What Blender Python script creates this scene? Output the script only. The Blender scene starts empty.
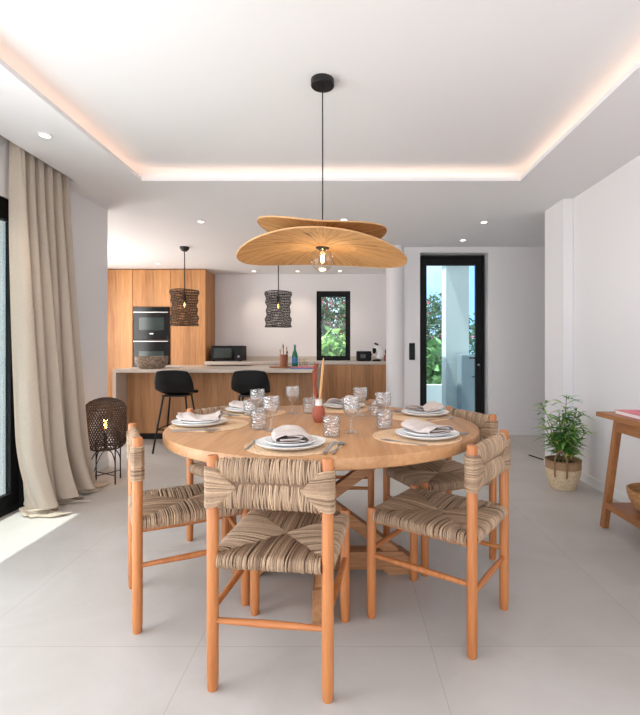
import bpy, bmesh, math, random
from mathutils import Vector, Matrix
PI = math.pi
S = bpy.context.scene
C = S.collection
rnd = random.Random(7)

# ------------------------------------------------------------ camera
F, CX, HY, H = 460.0, 345.0, 349.0, 1.12
cam = bpy.data.cameras.new('camera')
cam.sensor_fit = 'HORIZONTAL'; cam.sensor_width = 36
cam.lens = F / 640 * 36
cam.shift_x = -25 / 640; cam.shift_y = -8.5 / 640
cam.clip_start = 0.05
co = bpy.data.objects.new('camera', cam); C.objects.link(co)
co.location = (0, 0, H); co.rotation_euler = (PI / 2, 0, 0)
S.camera = co

def fl(px, py, Z=0.0):
    Y = F * (H - Z) / (py - HY); return ((px - CX) * Y / F, Y)
def at(px, Y): return (px - CX) * Y / F
def zz(py, Y): return H - (py - HY) * Y / F

# ------------------------------------------------------------ light
S.view_settings.view_transform = 'Standard'
S.view_settings.look = 'None'
S.view_settings.gamma = 1
S.view_settings.use_curve_mapping = False
S.view_settings.exposure = -0.08
w = bpy.data.worlds.new('world'); S.world = w; w.use_nodes = True
nt = w.node_tree; bg = nt.nodes['Background']
tc = nt.nodes.new('ShaderNodeTexCoord'); nz = nt.nodes.new('ShaderNodeTexNoise')
nz.inputs['Scale'].default_value = 3.0; nz.inputs['Detail'].default_value = 6
cr = nt.nodes.new('ShaderNodeValToRGB')
cr.color_ramp.elements[0].position = .42; cr.color_ramp.elements[0].color = (.42, .66, 1, 1)
cr.color_ramp.elements[1].position = .58; cr.color_ramp.elements[1].color = (1, 1, 1, 1)
nt.links.new(tc.outputs['Generated'], nz.inputs['Vector']); nt.links.new(nz.outputs['Fac'], cr.inputs['Fac'])
nt.links.new(cr.outputs['Color'], bg.inputs['Color']); bg.inputs['Strength'].default_value = 1.9

def sun(direction, power, angle):
    l = bpy.data.lights.new('sun', 'SUN'); l.energy = power; l.angle = angle; l.color = (1, .96, .88)
    o = bpy.data.objects.new('sun', l); C.objects.link(o)
    o.rotation_euler = Vector(direction).to_track_quat('-Z', 'Y').to_euler()
sun((.345, .06, -.96), 11.0, .01)

def area(name, loc, direction, sx, sy, power, color):
    l = bpy.data.lights.new(name, 'AREA'); l.shape = 'RECTANGLE'; l.size = sx; l.size_y = sy
    l.energy = power; l.color = color
    o = bpy.data.objects.new(name, l); C.objects.link(o); o.location = loc
    o.rotation_euler = Vector(direction).to_track_quat('-Z', 'Z').to_euler()
    return o
# daylight in the glazed openings of the room
area('daylight_patio_door', (-2.24, 1.08, 1.06), (1, 0, 0), 3.7, 2.0, 92, (.92, .965, 1))
area('daylight_rear_glazing', (0, -2.55, 1.2), (0, 1, 0), 3.8, 2.2, 74, (.93, .965, 1))
area('daylight_kitchen_window', (-4.3, 6.0, 1.35), (1, 0, 0), 1.6, 1.6, 64, (1, .97, .93))

# ------------------------------------------------------------ materials
def rgb(r, g, b):
    f = lambda c: (c / 255 / 12.92) if c / 255 <= .04045 else ((c / 255 + .055) / 1.055) ** 2.4
    return (f(r), f(g), f(b), 1)
def newmat(name):
    m = bpy.data.materials.new(name); m.use_nodes = True
    t = m.node_tree; return m, t, t.nodes['Principled BSDF']
def N(t, kind, **kw):
    n = t.nodes.new(kind)
    for k, v in kw.items():
        if k in n.inputs: n.inputs[k].default_value = v
        else: setattr(n, k, v)
    return n
def plain(name, col, rough=.5, metal=0, bump=0, bscale=60, var=0, spec=.5, coat=0):
    m, t, b = newmat(name)
    b.inputs['Base Color'].default_value = col; b.inputs['Roughness'].default_value = rough
    b.inputs['Metallic'].default_value = metal; b.inputs['Specular IOR Level'].default_value = spec
    b.inputs['Coat Weight'].default_value = coat
    if bump or var:
        tc = N(t, 'ShaderNodeTexCoord'); n = N(t, 'ShaderNodeTexNoise', Scale=bscale, Detail=5)
        t.links.new(tc.outputs['Object'], n.inputs['Vector'])
        if bump:
            bp = N(t, 'ShaderNodeBump', Strength=bump, Distance=.01)
            t.links.new(n.outputs['Fac'], bp.inputs['Height']); t.links.new(bp.outputs['Normal'], b.inputs['Normal'])
        if var:
            r = N(t, 'ShaderNodeValToRGB')
            r.color_ramp.elements[0].position = .35; r.color_ramp.elements[1].position = .65
            r.color_ramp.elements[0].color = tuple(c * (1 - var) for c in col[:3]) + (1,)
            r.color_ramp.elements[1].color = tuple(min(1, c * (1 + var)) for c in col[:3]) + (1,)
            t.links.new(n.outputs['Fac'], r.inputs['Fac']); t.links.new(r.outputs['Color'], b.inputs['Base Color'])
    return m
def wood(name, c1, c2, axis='z', grain=9, plank=0, plank_axis='x', rough=.5, vary=.25, knots=0, coord='Object'):
    m, t, b = newmat(name); L = t.links.new
    tc = N(t, 'ShaderNodeTexCoord'); mp = N(t, 'ShaderNodeMapping')
    sc = [grain] * 3; sc['xyz'.index(axis)] = grain * .07
    mp.inputs['Scale'].default_value = sc
    vec = tc.outputs[coord]
    sep = N(t, 'ShaderNodeSeparateXYZ'); L(vec, sep.inputs[0])
    if plank:
        dv = N(t, 'ShaderNodeMath', operation='DIVIDE'); dv.inputs[1].default_value = plank
        L(sep.outputs['XYZ'.index(plank_axis.upper())], dv.inputs[0])
        fr = N(t, 'ShaderNodeMath', operation='FLOOR'); L(dv.outputs[0], fr.inputs[0])
        wn = N(t, 'ShaderNodeTexWhiteNoise', noise_dimensions='1D'); L(fr.outputs[0], wn.inputs['W'])
        vm = N(t, 'ShaderNodeVectorMath', operation='MULTIPLY_ADD')
        L(wn.outputs['Color'], vm.inputs[0]); vm.inputs[1].default_value = (7, 7, 7); L(vec, vm.inputs[2])
        vec = vm.outputs[0]
    L(vec, mp.inputs['Vector'])
    n1 = N(t, 'ShaderNodeTexNoise', Scale=1.0, Detail=4, Roughness=.6, Distortion=.6)
    n2 = N(t, 'ShaderNodeTexNoise', Scale=7.0, Detail=3, Roughness=.6)
    L(mp.outputs[0], n1.inputs['Vector']); L(mp.outputs[0], n2.inputs['Vector'])
    mx = N(t, 'ShaderNodeMath', operation='MULTIPLY_ADD'); mx.inputs[1].default_value = .4
    L(n2.outputs['Fac'], mx.inputs[0])
    ml = N(t, 'ShaderNodeMath', operation='MULTIPLY'); ml.inputs[1].default_value = .6
    L(n1.outputs['Fac'], ml.inputs[0]); L(ml.outputs[0], mx.inputs[2])
    r = N(t, 'ShaderNodeValToRGB'); r.color_ramp.elements[0].position = .36; r.color_ramp.elements[1].position = .62
    r.color_ramp.elements[0].color = c2; r.color_ramp.elements[1].color = c1
    L(mx.outputs[0], r.inputs['Fac']); out = r.outputs['Color']
    if plank:
        hs = N(t, 'ShaderNodeHueSaturation'); mr = N(t, 'ShaderNodeMapRange')
        mr.inputs['To Min'].default_value = 1 - vary; mr.inputs['To Max'].default_value = 1 + vary
        L(wn.outputs['Value'], mr.inputs['Value']); L(mr.outputs[0], hs.inputs['Value']); L(out, hs.inputs['Color'])
        out = hs.outputs[0]
    L(out, b.inputs['Base Color']); b.inputs['Roughness'].default_value = rough
    bp = N(t, 'ShaderNodeBump', Strength=.12, Distance=.004); L(n2.outputs['Fac'], bp.inputs['Height'])
    L(bp.outputs['Normal'], b.inputs['Normal'])
    return m
def attr_mat(name, rough=.75, bump=.3, bscale=300, sub=0, trans=0, varia=.12):
    m, t, b = newmat(name); L = t.links.new
    a = N(t, 'ShaderNodeAttribute', attribute_name='Col')
    tc = N(t, 'ShaderNodeTexCoord'); n = N(t, 'ShaderNodeTexNoise', Scale=bscale, Detail=3)
    L(tc.outputs['Object'], n.inputs['Vector'])
    hs = N(t, 'ShaderNodeHueSaturation'); mr = N(t, 'ShaderNodeMapRange')
    mr.inputs['To Min'].default_value = 1 - varia * 2; mr.inputs['To Max'].default_value = 1 + varia * 2
    L(n.outputs['Fac'], mr.inputs['Value']); L(mr.outputs[0], hs.inputs['Value']); L(a.outputs['Color'], hs.inputs['Color'])
    L(hs.outputs[0], b.inputs['Base Color']); b.inputs['Roughness'].default_value = rough
    bp = N(t, 'ShaderNodeBump', Strength=bump, Distance=.002); L(n.outputs['Fac'], bp.inputs['Height']); L(bp.outputs['Normal'], b.inputs['Normal'])
    if trans:
        tr = N(t, 'ShaderNodeBsdfTranslucent'); L(hs.outputs[0], tr.inputs['Color'])
        mx = N(t, 'ShaderNodeMixShader', Fac=trans); o = t.nodes['Material Output']
        L(b.outputs[0], mx.inputs[1]); L(tr.outputs[0], mx.inputs[2]); L(mx.outputs[0], o.inputs['Surface'])
    return m
def emit(name, col, strength):
    m, t, b = newmat(name); t.nodes.remove(b)
    e = N(t, 'ShaderNodeEmission', Color=col, Strength=strength)
    t.links.new(e.outputs[0], t.nodes['Material Output'].inputs['Surface']); return m
def pane(name, tint, refl=.5, rough=0.0):
    m, t, b = newmat(name); t.nodes.remove(b); L = t.links.new
    tr = N(t, 'ShaderNodeBsdfTransparent', Color=tint); g = N(t, 'ShaderNodeBsdfGlossy', Roughness=rough)
    fr = N(t, 'ShaderNodeFresnel', IOR=1.45); ml = N(t, 'ShaderNodeMath', operation='MULTIPLY'); ml.inputs[1].default_value = refl
    mx = N(t, 'ShaderNodeMixShader'); L(fr.outputs[0], ml.inputs[0]); L(ml.outputs[0], mx.inputs[0])
    L(tr.outputs[0], mx.inputs[1]); L(g.outputs[0], mx.inputs[2]); L(mx.outputs[0], t.nodes['Material Output'].inputs['Surface'])
    return m
def bulb_glass(name):
    m, t, b = newmat(name); t.nodes.remove(b); L = t.links.new
    tr = N(t, 'ShaderNodeBsdfTransparent', Color=(.97, .95, .92, 1)); g = N(t, 'ShaderNodeBsdfGlossy', Roughness=.05)
    lw = N(t, 'ShaderNodeLayerWeight', Blend=.22); mr = N(t, 'ShaderNodeMapRange')
    mr.inputs['To Min'].default_value = .03; mr.inputs['To Max'].default_value = .45
    L(lw.outputs['Facing'], mr.inputs['Value']); mx = N(t, 'ShaderNodeMixShader')
    L(mr.outputs[0], mx.inputs[0]); L(tr.outputs[0], mx.inputs[1]); L(g.outputs[0], mx.inputs[2]); L(mx.outputs[0], t.nodes['Material Output'].inputs['Surface'])
    return m
def cut_glass(name, scale):
    m, t, b = newmat(name); t.nodes.remove(b); L = t.links.new
    tc = N(t, 'ShaderNodeTexCoord'); v = N(t, 'ShaderNodeTexVoronoi', Scale=scale); L(tc.outputs['Object'], v.inputs['Vector'])
    bp = N(t, 'ShaderNodeBump', Strength=1.0, Distance=.004); L(v.outputs['Distance'], bp.inputs['Height'])
    tr = N(t, 'ShaderNodeBsdfTransparent', Color=(.985, .985, .985, 1))
    g = N(t, 'ShaderNodeBsdfGlossy', Roughness=.12); L(bp.outputs[0], g.inputs['Normal'])
    lw = N(t, 'ShaderNodeLayerWeight', Blend=.32); L(bp.outputs[0], lw.inputs['Normal'])
    mr = N(t, 'ShaderNodeMapRange'); mr.inputs['To Min'].default_value = .10; mr.inputs['To Max'].default_value = .72
    L(lw.outputs['Facing'], mr.inputs['Value'])
    m2 = N(t, 'ShaderNodeMixShader'); L(mr.outputs[0], m2.inputs[0]); L(tr.outputs[0], m2.inputs[1]); L(g.outputs[0], m2.inputs[2])
    L(m2.outputs[0], t.nodes['Material Output'].inputs['Surface'])
    return m
def floor_mat():
    m, t, b = newmat('porcelain_floor'); L = t.links.new
    tc = N(t, 'ShaderNodeTexCoord'); sep = N(t, 'ShaderNodeSeparateXYZ'); L(tc.outputs['Object'], sep.inputs[0])
    def joint(sock, off, size):
        a = N(t, 'ShaderNodeMath', operation='SUBTRACT'); L(sock, a.inputs[0]); a.inputs[1].default_value = off
        d = N(t, 'ShaderNodeMath', operation='DIVIDE'); L(a.outputs[0], d.inputs[0]); d.inputs[1].default_value = size
        f = N(t, 'ShaderNodeMath', operation='FRACT'); L(d.outputs[0], f.inputs[0])
        c = N(t, 'ShaderNodeMath', operation='LESS_THAN'); L(f.outputs[0], c.inputs[0]); c.inputs[1].default_value = .0026 / size
        fl_ = N(t, 'ShaderNodeMath', operation='FLOOR'); L(d.outputs[0], fl_.inputs[0]); return c.outputs[0], fl_.outputs[0]
    jx, ix = joint(sep.outputs[0], -.557 - 8.8, .88); jy, iy = joint(sep.outputs[1], 1.73 - 8.3, .83)
    mxj = N(t, 'ShaderNodeMath', operation='MAXIMUM'); L(jx, mxj.inputs[0]); L(jy, mxj.inputs[1])
    cb = N(t, 'ShaderNodeCombineXYZ'); L(ix, cb.inputs[0]); L(iy, cb.inputs[1])
    wn = N(t, 'ShaderNodeTexWhiteNoise'); L(cb.outputs[0], wn.inputs['Vector'])
    n = N(t, 'ShaderNodeTexNoise', Scale=2.2, Detail=8, Roughness=.6, Distortion=.8); L(tc.outputs['Object'], n.inputs['Vector'])
    r = N(t, 'ShaderNodeValToRGB'); r.color_ramp.elements[0].position = .3; r.color_ramp.elements[1].position = .7
    r.color_ramp.elements[0].color = rgb(183, 177, 171); r.color_ramp.elements[1].color = rgb(196, 191, 187)
    L(n.outputs['Fac'], r.inputs['Fac'])
    hs = N(t, 'ShaderNodeHueSaturation'); mr = N(t, 'ShaderNodeMapRange'); mr.inputs['To Min'].default_value = .975; mr.inputs['To Max'].default_value = 1.025
    L(wn.outputs['Value'], mr.inputs['Value']); L(mr.outputs[0], hs.inputs['Value']); L(r.outputs[0], hs.inputs['Color'])
    mx = N(t, 'ShaderNodeMixRGB'); L(mxj.outputs[0], mx.inputs[0]); L(hs.outputs[0], mx.inputs[1]); mx.inputs[2].default_value = rgb(168, 160, 152)
    L(mx.outputs[0], b.inputs['Base Color']); b.inputs['Roughness'].default_value = .42
    b.inputs['Specular IOR Level'].default_value = .4
    bp = N(t, 'ShaderNodeBump', Strength=.08, Distance=.003); n3 = N(t, 'ShaderNodeTexNoise', Scale=45, Detail=4)
    L(tc.outputs['Object'], n3.inputs['Vector']); L(n3.outputs['Fac'], bp.inputs['Height']); L(bp.outputs[0], b.inputs['Normal'])
    return m

M = dict(
    floor=floor_mat(),
    wall=plain('white_plaster', rgb(233, 229, 229), .8, bump=.04, bscale=90, spec=.2),
    ceil=plain('ceiling_paint', rgb(235, 233, 234), .85, bump=.03, bscale=90, spec=.15),
    base=plain('skirting_paint', rgb(232, 231, 230), .5),
    oak=wood('oak_veneer', rgb(196, 142, 90), rgb(162, 106, 58), 'z', 7, .21, 'x', .5, .12),
    oak_side=wood('oak_veneer_island', rgb(194, 144, 98), rgb(158, 110, 68), 'z', 7, .19, 'x', .5, .12),
    table=wood('table_oak', rgb(200, 152, 108), rgb(176, 124, 80), 'y', 8, .14, 'x', .45, .09),
    base_wood=wood('trestle_wood', rgb(190, 138, 94), rgb(140, 92, 56), 'x', 14, rough=.6),
    post=wood('chair_wood', rgb(198, 128, 74), rgb(170, 100, 52), 'z', 16, rough=.42),
    stret=wood('chair_wood_rail', rgb(194, 124, 72), rgb(166, 96, 50), 'x', 16, rough=.45),
    teak=wood('console_teak', rgb(172, 116, 70), rgb(128, 78, 42), 'y', 12, rough=.45),
    teakleg=wood('console_teak_leg', rgb(172, 116, 70), rgb(132, 80, 44), 'z', 12, rough=.45),
    stone=plain('worktop_stone', rgb(204, 192, 180), .35, var=.04, bscale=30),
    black=plain('black_metal', rgb(22, 22, 24), .4, metal=.3),
    frame=plain('black_frame', rgb(14, 14, 15), .55, spec=.25),
    blackpl=plain('black_plastic', rgb(17, 18, 19), .6, bump=.1, bscale=300, spec=.3),
    gloss=plain('black_gloss', rgb(8, 9, 10), .15, spec=.3),
    ovenwin=plain('oven_window', rgb(40, 52, 50), .12),
    steel=plain('brushed_steel', rgb(190, 190, 188), .3, metal=1),
    cutlery=plain('matte_cutlery', rgb(172, 172, 174), .3, metal=1),
    china=plain('white_china', rgb(246, 245, 244), .25),
    napkin=plain('linen_napkin', rgb(216, 203, 197), .9, bump=.6, bscale=240, var=.08, spec=.1),
    rush=attr_mat('rush_cord', .7, .4, 180),
    mat=attr_mat('raffia_mat', .8, .5, 220),
    raffia=attr_mat('raffia_shade', .75, .3, 90, trans=.3, varia=.05),
    basket=attr_mat('basket_weave', .8, .5, 160),
    leafm=attr_mat('leaf', .5, .1, 60, trans=.3, varia=.08),
    glass=cut_glass('cut_glass', 95),
    clear=bulb_glass('clear_bulb_glass'),
    doorglass=pane('tinted_glazing', (.80, .92, .95, 1), .6),
    winglass=pane('window_glazing', (.88, .95, .95, 1), .5),
    terra=plain('terracotta', rgb(166, 88, 66), .7, bump=.15, bscale=120, var=.08),
    white=plain('white_glaze', rgb(226, 222, 220), .5),
    pampas=plain('dried_plume', rgb(170, 88, 62), .95, bump=1, bscale=300, var=.25),
    straw=plain('dried_stalk', rgb(206, 160, 112), .9, bump=.5, bscale=200, var=.12),
    led=emit('led_warm', (1, .68, .50, 1), 7.0),
    spot=emit('downlight_lens', (1, .86, .66, 1), 7),
    filament=emit('filament', (1, .42, .10, 1), 22),
    filament_big=emit('filament_bright', (1, .66, .34, 1), 30),
    wicker=plain('dark_wicker', rgb(52, 38, 30), .6, bump=.3, bscale=150),
    wire=plain('knitted_wire', rgb(40, 36, 33), .6, metal=.2),
    speckle=plain('speckled_ceramic', rgb(140, 122, 106), .85, bump=.6, bscale=38, var=.5),
    copper=plain('utensil_pot', rgb(160, 96, 66), .5, var=.1, bscale=40),
    pink=plain('pink_cover', rgb(222, 110, 124), .45, var=.12, bscale=6),
    page=plain('paper', rgb(236, 232, 230), .8),
    blue=plain('blue_cover', rgb(104, 124, 178), .5),
    bottle=plain('green_bottle', rgb(24, 120, 92), .15),
    label=plain('bottle_label', rgb(70, 130, 190), .5),
    spoonw=wood('beech', rgb(206, 164, 116), rgb(176, 130, 84), 'z', 14),
    trayw=wood('tray_wood', rgb(170, 112, 70), rgb(140, 86, 50), 'x', 10),
    soil=plain('soil', rgb(52, 40, 30), .95, bump=1, bscale=60),
    jute=plain('jute', rgb(150, 116, 84), .9, bump=.8, bscale=220, var=.15),
    bark=plain('stem_green', rgb(112, 120, 62), .7, var=.15),
    trunk=plain('bark', rgb(96, 80, 62), .9, var=.2),
    terrace=plain('terrace_paving', rgb(216, 210, 200), .7, var=.03, bscale=4),
    ext=plain('exterior_render', rgb(228, 228, 226), .85),
    cab=plain('grey_cabinet', rgb(150, 158, 164), .5),
    cardboard=plain('amber', rgb(180, 90, 90), .5),
)
# linen curtain
def curtain_mat():
    m, t, b = newmat('linen_curtain'); L = t.links.new
    tc = N(t, 'ShaderNodeTexCoord'); mp = N(t, 'ShaderNodeMapping'); mp.inputs['Scale'].default_value = (90, 90, 700)
    L(tc.outputs['Object'], mp.inputs[0]); n = N(t, 'ShaderNodeTexNoise', Scale=1, Detail=4); L(mp.outputs[0], n.inputs['Vector'])
    r = N(t, 'ShaderNodeValToRGB'); r.color_ramp.elements[0].position = .3; r.color_ramp.elements[1].position = .7
    r.color_ramp.elements[0].color = rgb(220, 206, 190); r.color_ramp.elements[1].color = rgb(236, 226, 213)
    L(n.outputs['Fac'], r.inputs[0]); L(r.outputs[0], b.inputs['Base Color']); b.inputs['Roughness'].default_value = .9
    b.inputs['Specular IOR Level'].default_value = .1
    bp = N(t, 'ShaderNodeBump', Strength=.25, Distance=.002); L(n.outputs['Fac'], bp.inputs['Height']); L(bp.outputs[0], b.inputs['Normal'])
    tr = N(t, 'ShaderNodeBsdfTranslucent'); L(r.outputs[0], tr.inputs[0]); mx = N(t, 'ShaderNodeMixShader', Fac=.48)
    L(b.outputs[0], mx.inputs[1]); L(tr.outputs[0], mx.inputs[2]); L(mx.outputs[0], t.nodes['Material Output'].inputs[0])
    return m
M['linen'] = curtain_mat()

# ------------------------------------------------------------ mesh helpers
class MB:
    def __init__(s): s.v = []; s.f = []; s.c = []; s.col = (1, 1, 1)
    def add(s, vs, fs):
        o = len(s.v); s.v += [tuple(v) for v in vs]; s.c += [s.col] * len(vs); s.f += [tuple(o + i for i in f) for f in fs]
    def box(s, x0, x1, y0, y1, z0, z1):
        x0, x1 = sorted((x0, x1)); y0, y1 = sorted((y0, y1)); z0, z1 = sorted((z0, z1))
        vs = [(x, y, z) for z in (z0, z1) for y in (y0, y1) for x in (x0, x1)]
        s.add(vs, [(0, 2, 3, 1), (4, 5, 7, 6), (0, 1, 5, 4), (1, 3, 7, 5), (3, 2, 6, 7), (2, 0, 4, 6)]); return s
    def beam(s, p, q, w, h, up=(0, 0, 1)):
        p, q = Vector(p), Vector(q); d = (q - p).normalized(); a = d.cross(Vector(up)).normalized() * w / 2; b = a.normalized().cross(d) * h / 2
        s.add([e + i * a + j * b for e in (p, q) for i, j in ((-1, -1), (1, -1), (1, 1), (-1, 1))],
              [(0, 1, 2, 3), (7, 6, 5, 4), (0, 4, 5, 1), (1, 5, 6, 2), (2, 6, 7, 3), (3, 7, 4, 0)]); return s
    def tube(s, pts, r, n=8, closed=False, cap=True, sq=1):
        pts = [Vector(p) for p in pts]; k = len(pts)
        rs = r if isinstance(r, (list, tuple)) else [r] * k
        vs = []; ref = None
        for i, p in enumerate(pts):
            a = pts[(i - 1) % k] if (closed or i > 0) else p; b = pts[(i + 1) % k] if (closed or i < k - 1) else p
            d = (b - a)
            d = d.normalized() if d.length > 1e-9 else Vector((0, 0, 1))
            if ref is None: ref = Vector((0, 0, 1)) if abs(d.z) < .9 else Vector((1, 0, 0))
            u = (ref - d * ref.dot(d))
            if u.length < 1e-4: u = d.orthogonal()
            u.normalize(); ref = u; w_ = d.cross(u)
            for j in range(n):
                t = 2 * PI * j / n; vs.append(p + (u * math.cos(t) * sq + w_ * math.sin(t)) * rs[i])
        fs = []
        for i in range(k if closed else k - 1):
            i2 = (i + 1) % k
            for j in range(n):
                j2 = (j + 1) % n; fs.append((i * n + j, i * n + j2, i2 * n + j2, i2 * n + j))
        if cap and not closed: fs += [tuple(range(n))[::-1], tuple((k - 1) * n + j for j in range(n))]
        s.add(vs, fs); return s
    def lathe(s, prof, n=32, c=(0, 0, 0), close=False, wob=None):
        vs = []
        for i, (r, z) in enumerate(prof):
            for j in range(n):
                t = 2 * PI * j / n; rr = r * (wob(t, i) if wob else 1)
                vs.append((c[0] + rr * math.cos(t), c[1] + rr * math.sin(t), c[2] + z))
        k = len(prof); fs = []
        for i in range(k if close else k - 1):
            i2 = (i + 1) % k
            for j in range(n): fs.append((i * n + j, i * n + (j + 1) % n, i2 * n + (j + 1) % n, i2 * n + j))
        if not close:
            if prof[0][0] > 1e-6: fs.append(tuple(range(n))[::-1])
            if prof[-1][0] > 1e-6: fs.append(tuple((k - 1) * n + j for j in range(n)))
        s.add(vs, fs); return s
    def grid(s, fn, nu, nv, wrap=False):
        vs = [fn(i / nu, j / nv) for j in range(nv + 1) for i in range(nu + 1)]
        s.add(vs, [(j * (nu + 1) + i, j * (nu + 1) + i + 1, (j + 1) * (nu + 1) + i + 1, (j + 1) * (nu + 1) + i) for j in range(nv) for i in range(nu)]); return s
    def extrude(s, outline, z0, z1):
        n = len(outline); s.add([(x, y, z0) for x, y in outline] + [(x, y, z1) for x, y in outline],
              [tuple(range(n))[::-1], tuple(range(n, 2 * n))] + [(i, (i + 1) % n, n + (i + 1) % n, n + i) for i in range(n)]); return s
    def build(s, name, mat, parent=None, smooth=True, bevel=0, loc=None, rot=None, solid=0, col=False, seg=2):
        me = bpy.data.meshes.new(name); me.from_pydata(s.v, [], s.f)
        if mat.name in ('cut_glass', 'clear_bulb_glass'):
            bm = bmesh.new(); bm.from_mesh(me); bmesh.ops.recalc_face_normals(bm, faces=bm.faces); bm.to_mesh(me); bm.free()
        if smooth:
            me.polygons.foreach_set('use_smooth', [True] * len(me.polygons))
        if col:
            a = me.color_attributes.new('Col', 'FLOAT_COLOR', 'POINT')
            flat = []
            for c in s.c: flat += [c[0], c[1], c[2], 1]
            a.data.foreach_set('color', flat)
        me.materials.append(mat); me.update()
        o = bpy.data.objects.new(name, me); C.objects.link(o)
        if parent: o.parent = parent
        if loc: o.location = loc
        if rot is not None: o.rotation_euler = (0, 0, rot) if isinstance(rot, (int, float)) else rot
        if solid: q = o.modifiers.new('solid', 'SOLIDIFY'); q.thickness = solid; q.offset = 0
        if bevel:
            q = o.modifiers.new('bevel', 'BEVEL'); q.width = bevel; q.segments = seg; q.limit_method = 'ANGLE'; q.angle_limit = .6
        if smooth and me.polygons:
            try: me.set_sharp_from_angle(angle=.7)
            except Exception: pass
        return o
def B(*a): return MB().box(*a)
def tag(o, label, cat=None, group=None, kind=None):
    if label: o['label'] = label
    if cat: o['category'] = cat
    if group: o['group'] = group
    if kind: o['kind'] = kind
    return o
def thing(name, label, cat, loc=(0, 0, 0), rz=0, group=None):
    o = bpy.data.objects.new(name, None); C.objects.link(o); o.location = loc; o.rotation_euler = (0, 0, rz)
    return tag(o, label, cat, group)
def struct(name, mb, mat, parent=None, **k):
    o = mb.build(name, mat, parent, smooth=k.pop('smooth', False), **k)
    if not parent: o['kind'] = 'structure'
    return o
def kids(o): return [c for c in C.objects if c.parent is o]
def dup(o, parent=None, loc=None, rz=None, label=None):
    c = o.copy(); C.objects.link(c); c.parent = parent
    for ch in kids(o): dup(ch, c)
    if loc is not None: c.location = loc
    if rz is not None: c.rotation_euler = (0, 0, rz)
    if label: c['label'] = label
    return c
def lerp(a, b, t): return a + (b - a) * t
def mixc(a, b, t): return tuple(lerp(a[i], b[i], t) for i in range(3))
def catmull(pts, n=6):
    P = [Vector(p) for p in pts]; P = [2 * P[0] - P[1]] + P + [2 * P[-1] - P[-2]]; out = []
    for i in range(1, len(P) - 2):
        for k in range(n):
            t = k / n; a, b, c, d = P[i - 1:i + 3]
            out.append(.5 * ((2 * b) + (c - a) * t + (2 * a - 5 * b + 4 * c - d) * t * t + (3 * b - a - 3 * c + d) * t ** 3))
    out.append(P[-2]); return out

# ------------------------------------------------------------ room shell
LX, RX, KY, DY, LEND = -2.276, 2.02, 8.17, 5.99, 4.41
struct('floor', B(-4.6, 3.4, -2.8, 8.35, -.1, 0), M['floor'])
lw = MB()      # left wall with the patio door opening Y -0.7..3.28, Z 0..2.136
lw.box(LX - .3, LX, -2.8, -.7, 0, 2.75).box(LX - .3, LX, 3.28, LEND, 0, 2.75).box(LX - .3, LX, -.7, 3.28, 2.136, 2.75)
struct('wall_left', lw, M['wall'])
rw = B(RX, RX + .25, -2.8, 4.07, 0, 2.75)
struct('wall_right', rw, M['wall'])
struct('trim_1', B(1.93, 2.3, 4.0705, 4.44, 0, 2.45), M['wall'])
struct('wall_rear', MB().box(-2.58, -2.0, -2.8, -2.65, 0, 2.75).box(2.0, 2.28, -2.8, -2.65, 0, 2.75).box(-2.0, 2.0, -2.8, -2.65, 2.3, 2.75), M['wall'])
DX0, DX1, DZ = at(420, DY), at(488.4, DY), zz(252.5, DY)
struct('wall_front', MB().box(.66, DX0, DY, DY + .25, 0, 2.45).box(DX1, 3.4, DY, DY + .25, 0, 2.45).box(DX0, DX1, DY, DY + .25, DZ, 2.45), M['wall'])
struct('wall_hallway', B(3.15, 3.4, 4.07, 5.99, 0, 2.45), M['wall'])
struct('wall_hallway_return', B(2.3, 3.15, 3.9, 4.07, 0, 2.45), M['wall'])
WX0, WX1, WZ0, WZ1 = at(316.5, KY), at(350.3, KY), zz(361, KY), zz(291, KY)
struct('wall_kitchen', MB().box(-4.6, WX0, KY, KY + .25, 0, 2.45).box(WX1, 1.0, KY, KY + .25, 0, 2.45).box(WX0, WX1, KY, KY + .25, 0, WZ0).box(WX0, WX1, KY, KY + .25, WZ1, 2.45), M['wall'])
struct('wall_kitchen_right', B(.76, 1.0, DY + .25, KY, 0, 2.45), M['wall'])
struct('wall_kitchen_left', MB().box(-4.6, -4.4, 4.2, 5.0, 0, 2.45).box(-4.6, -4.4, 7.0, KY, 0, 2.45).box(-4.6, -4.4, 5.0, 7.0, 0, .5).box(-4.6, -4.4, 5.0, 7.0, 2.2, 2.45), M['wall'])
struct('wall_kitchen_near', B(-4.4, LX - .3, 4.2, 4.41, 0, 2.45), M['wall'])
colm = MB().lathe([(.115, 0), (.115, 2.45)], 40, (.65, 6.0, 0))
struct('trim_2', colm, M['wall'], smooth=True)

TX0, TX1, TY0, TY1 = -1.61, 1.385, -.9, 3.64     # raised tray
CZ, RZ, CH = 2.45, 2.55, .10
SX = -2.142; SY = 3.68                            # curtain slot
ce = MB()
# flat lower ceiling pieces
ce.box(SX, TX0 - CH, -2.8, 4.41, CZ, 2.7)
ce.box(LX, SX, SY, 4.41, CZ, 2.7)
ce.box(LX, SX, -2.8, SY, 2.6, 2.7)
ce.box(TX1 + CH, 2.3, -2.8, 4.41, CZ, 2.7)
ce.box(TX0 - CH, TX1 + CH, TY1 + CH, 4.41, CZ, 2.7)
ce.box(TX0 - CH, TX1 + CH, -2.8, TY0 - CH, CZ, 2.7)
ce.box(-4.6, 3.4, 4.41, DY + .25, CZ, 2.7)
ce.box(-4.6, 1.0, DY + .25, KY + .2, CZ, 2.7)
ce.box(2.3, 3.4, 3.9, 4.41, CZ, 2.7)
ce.box(-4.6, LX - .3, 4.2, 4.41, CZ, 2.7)
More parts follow.
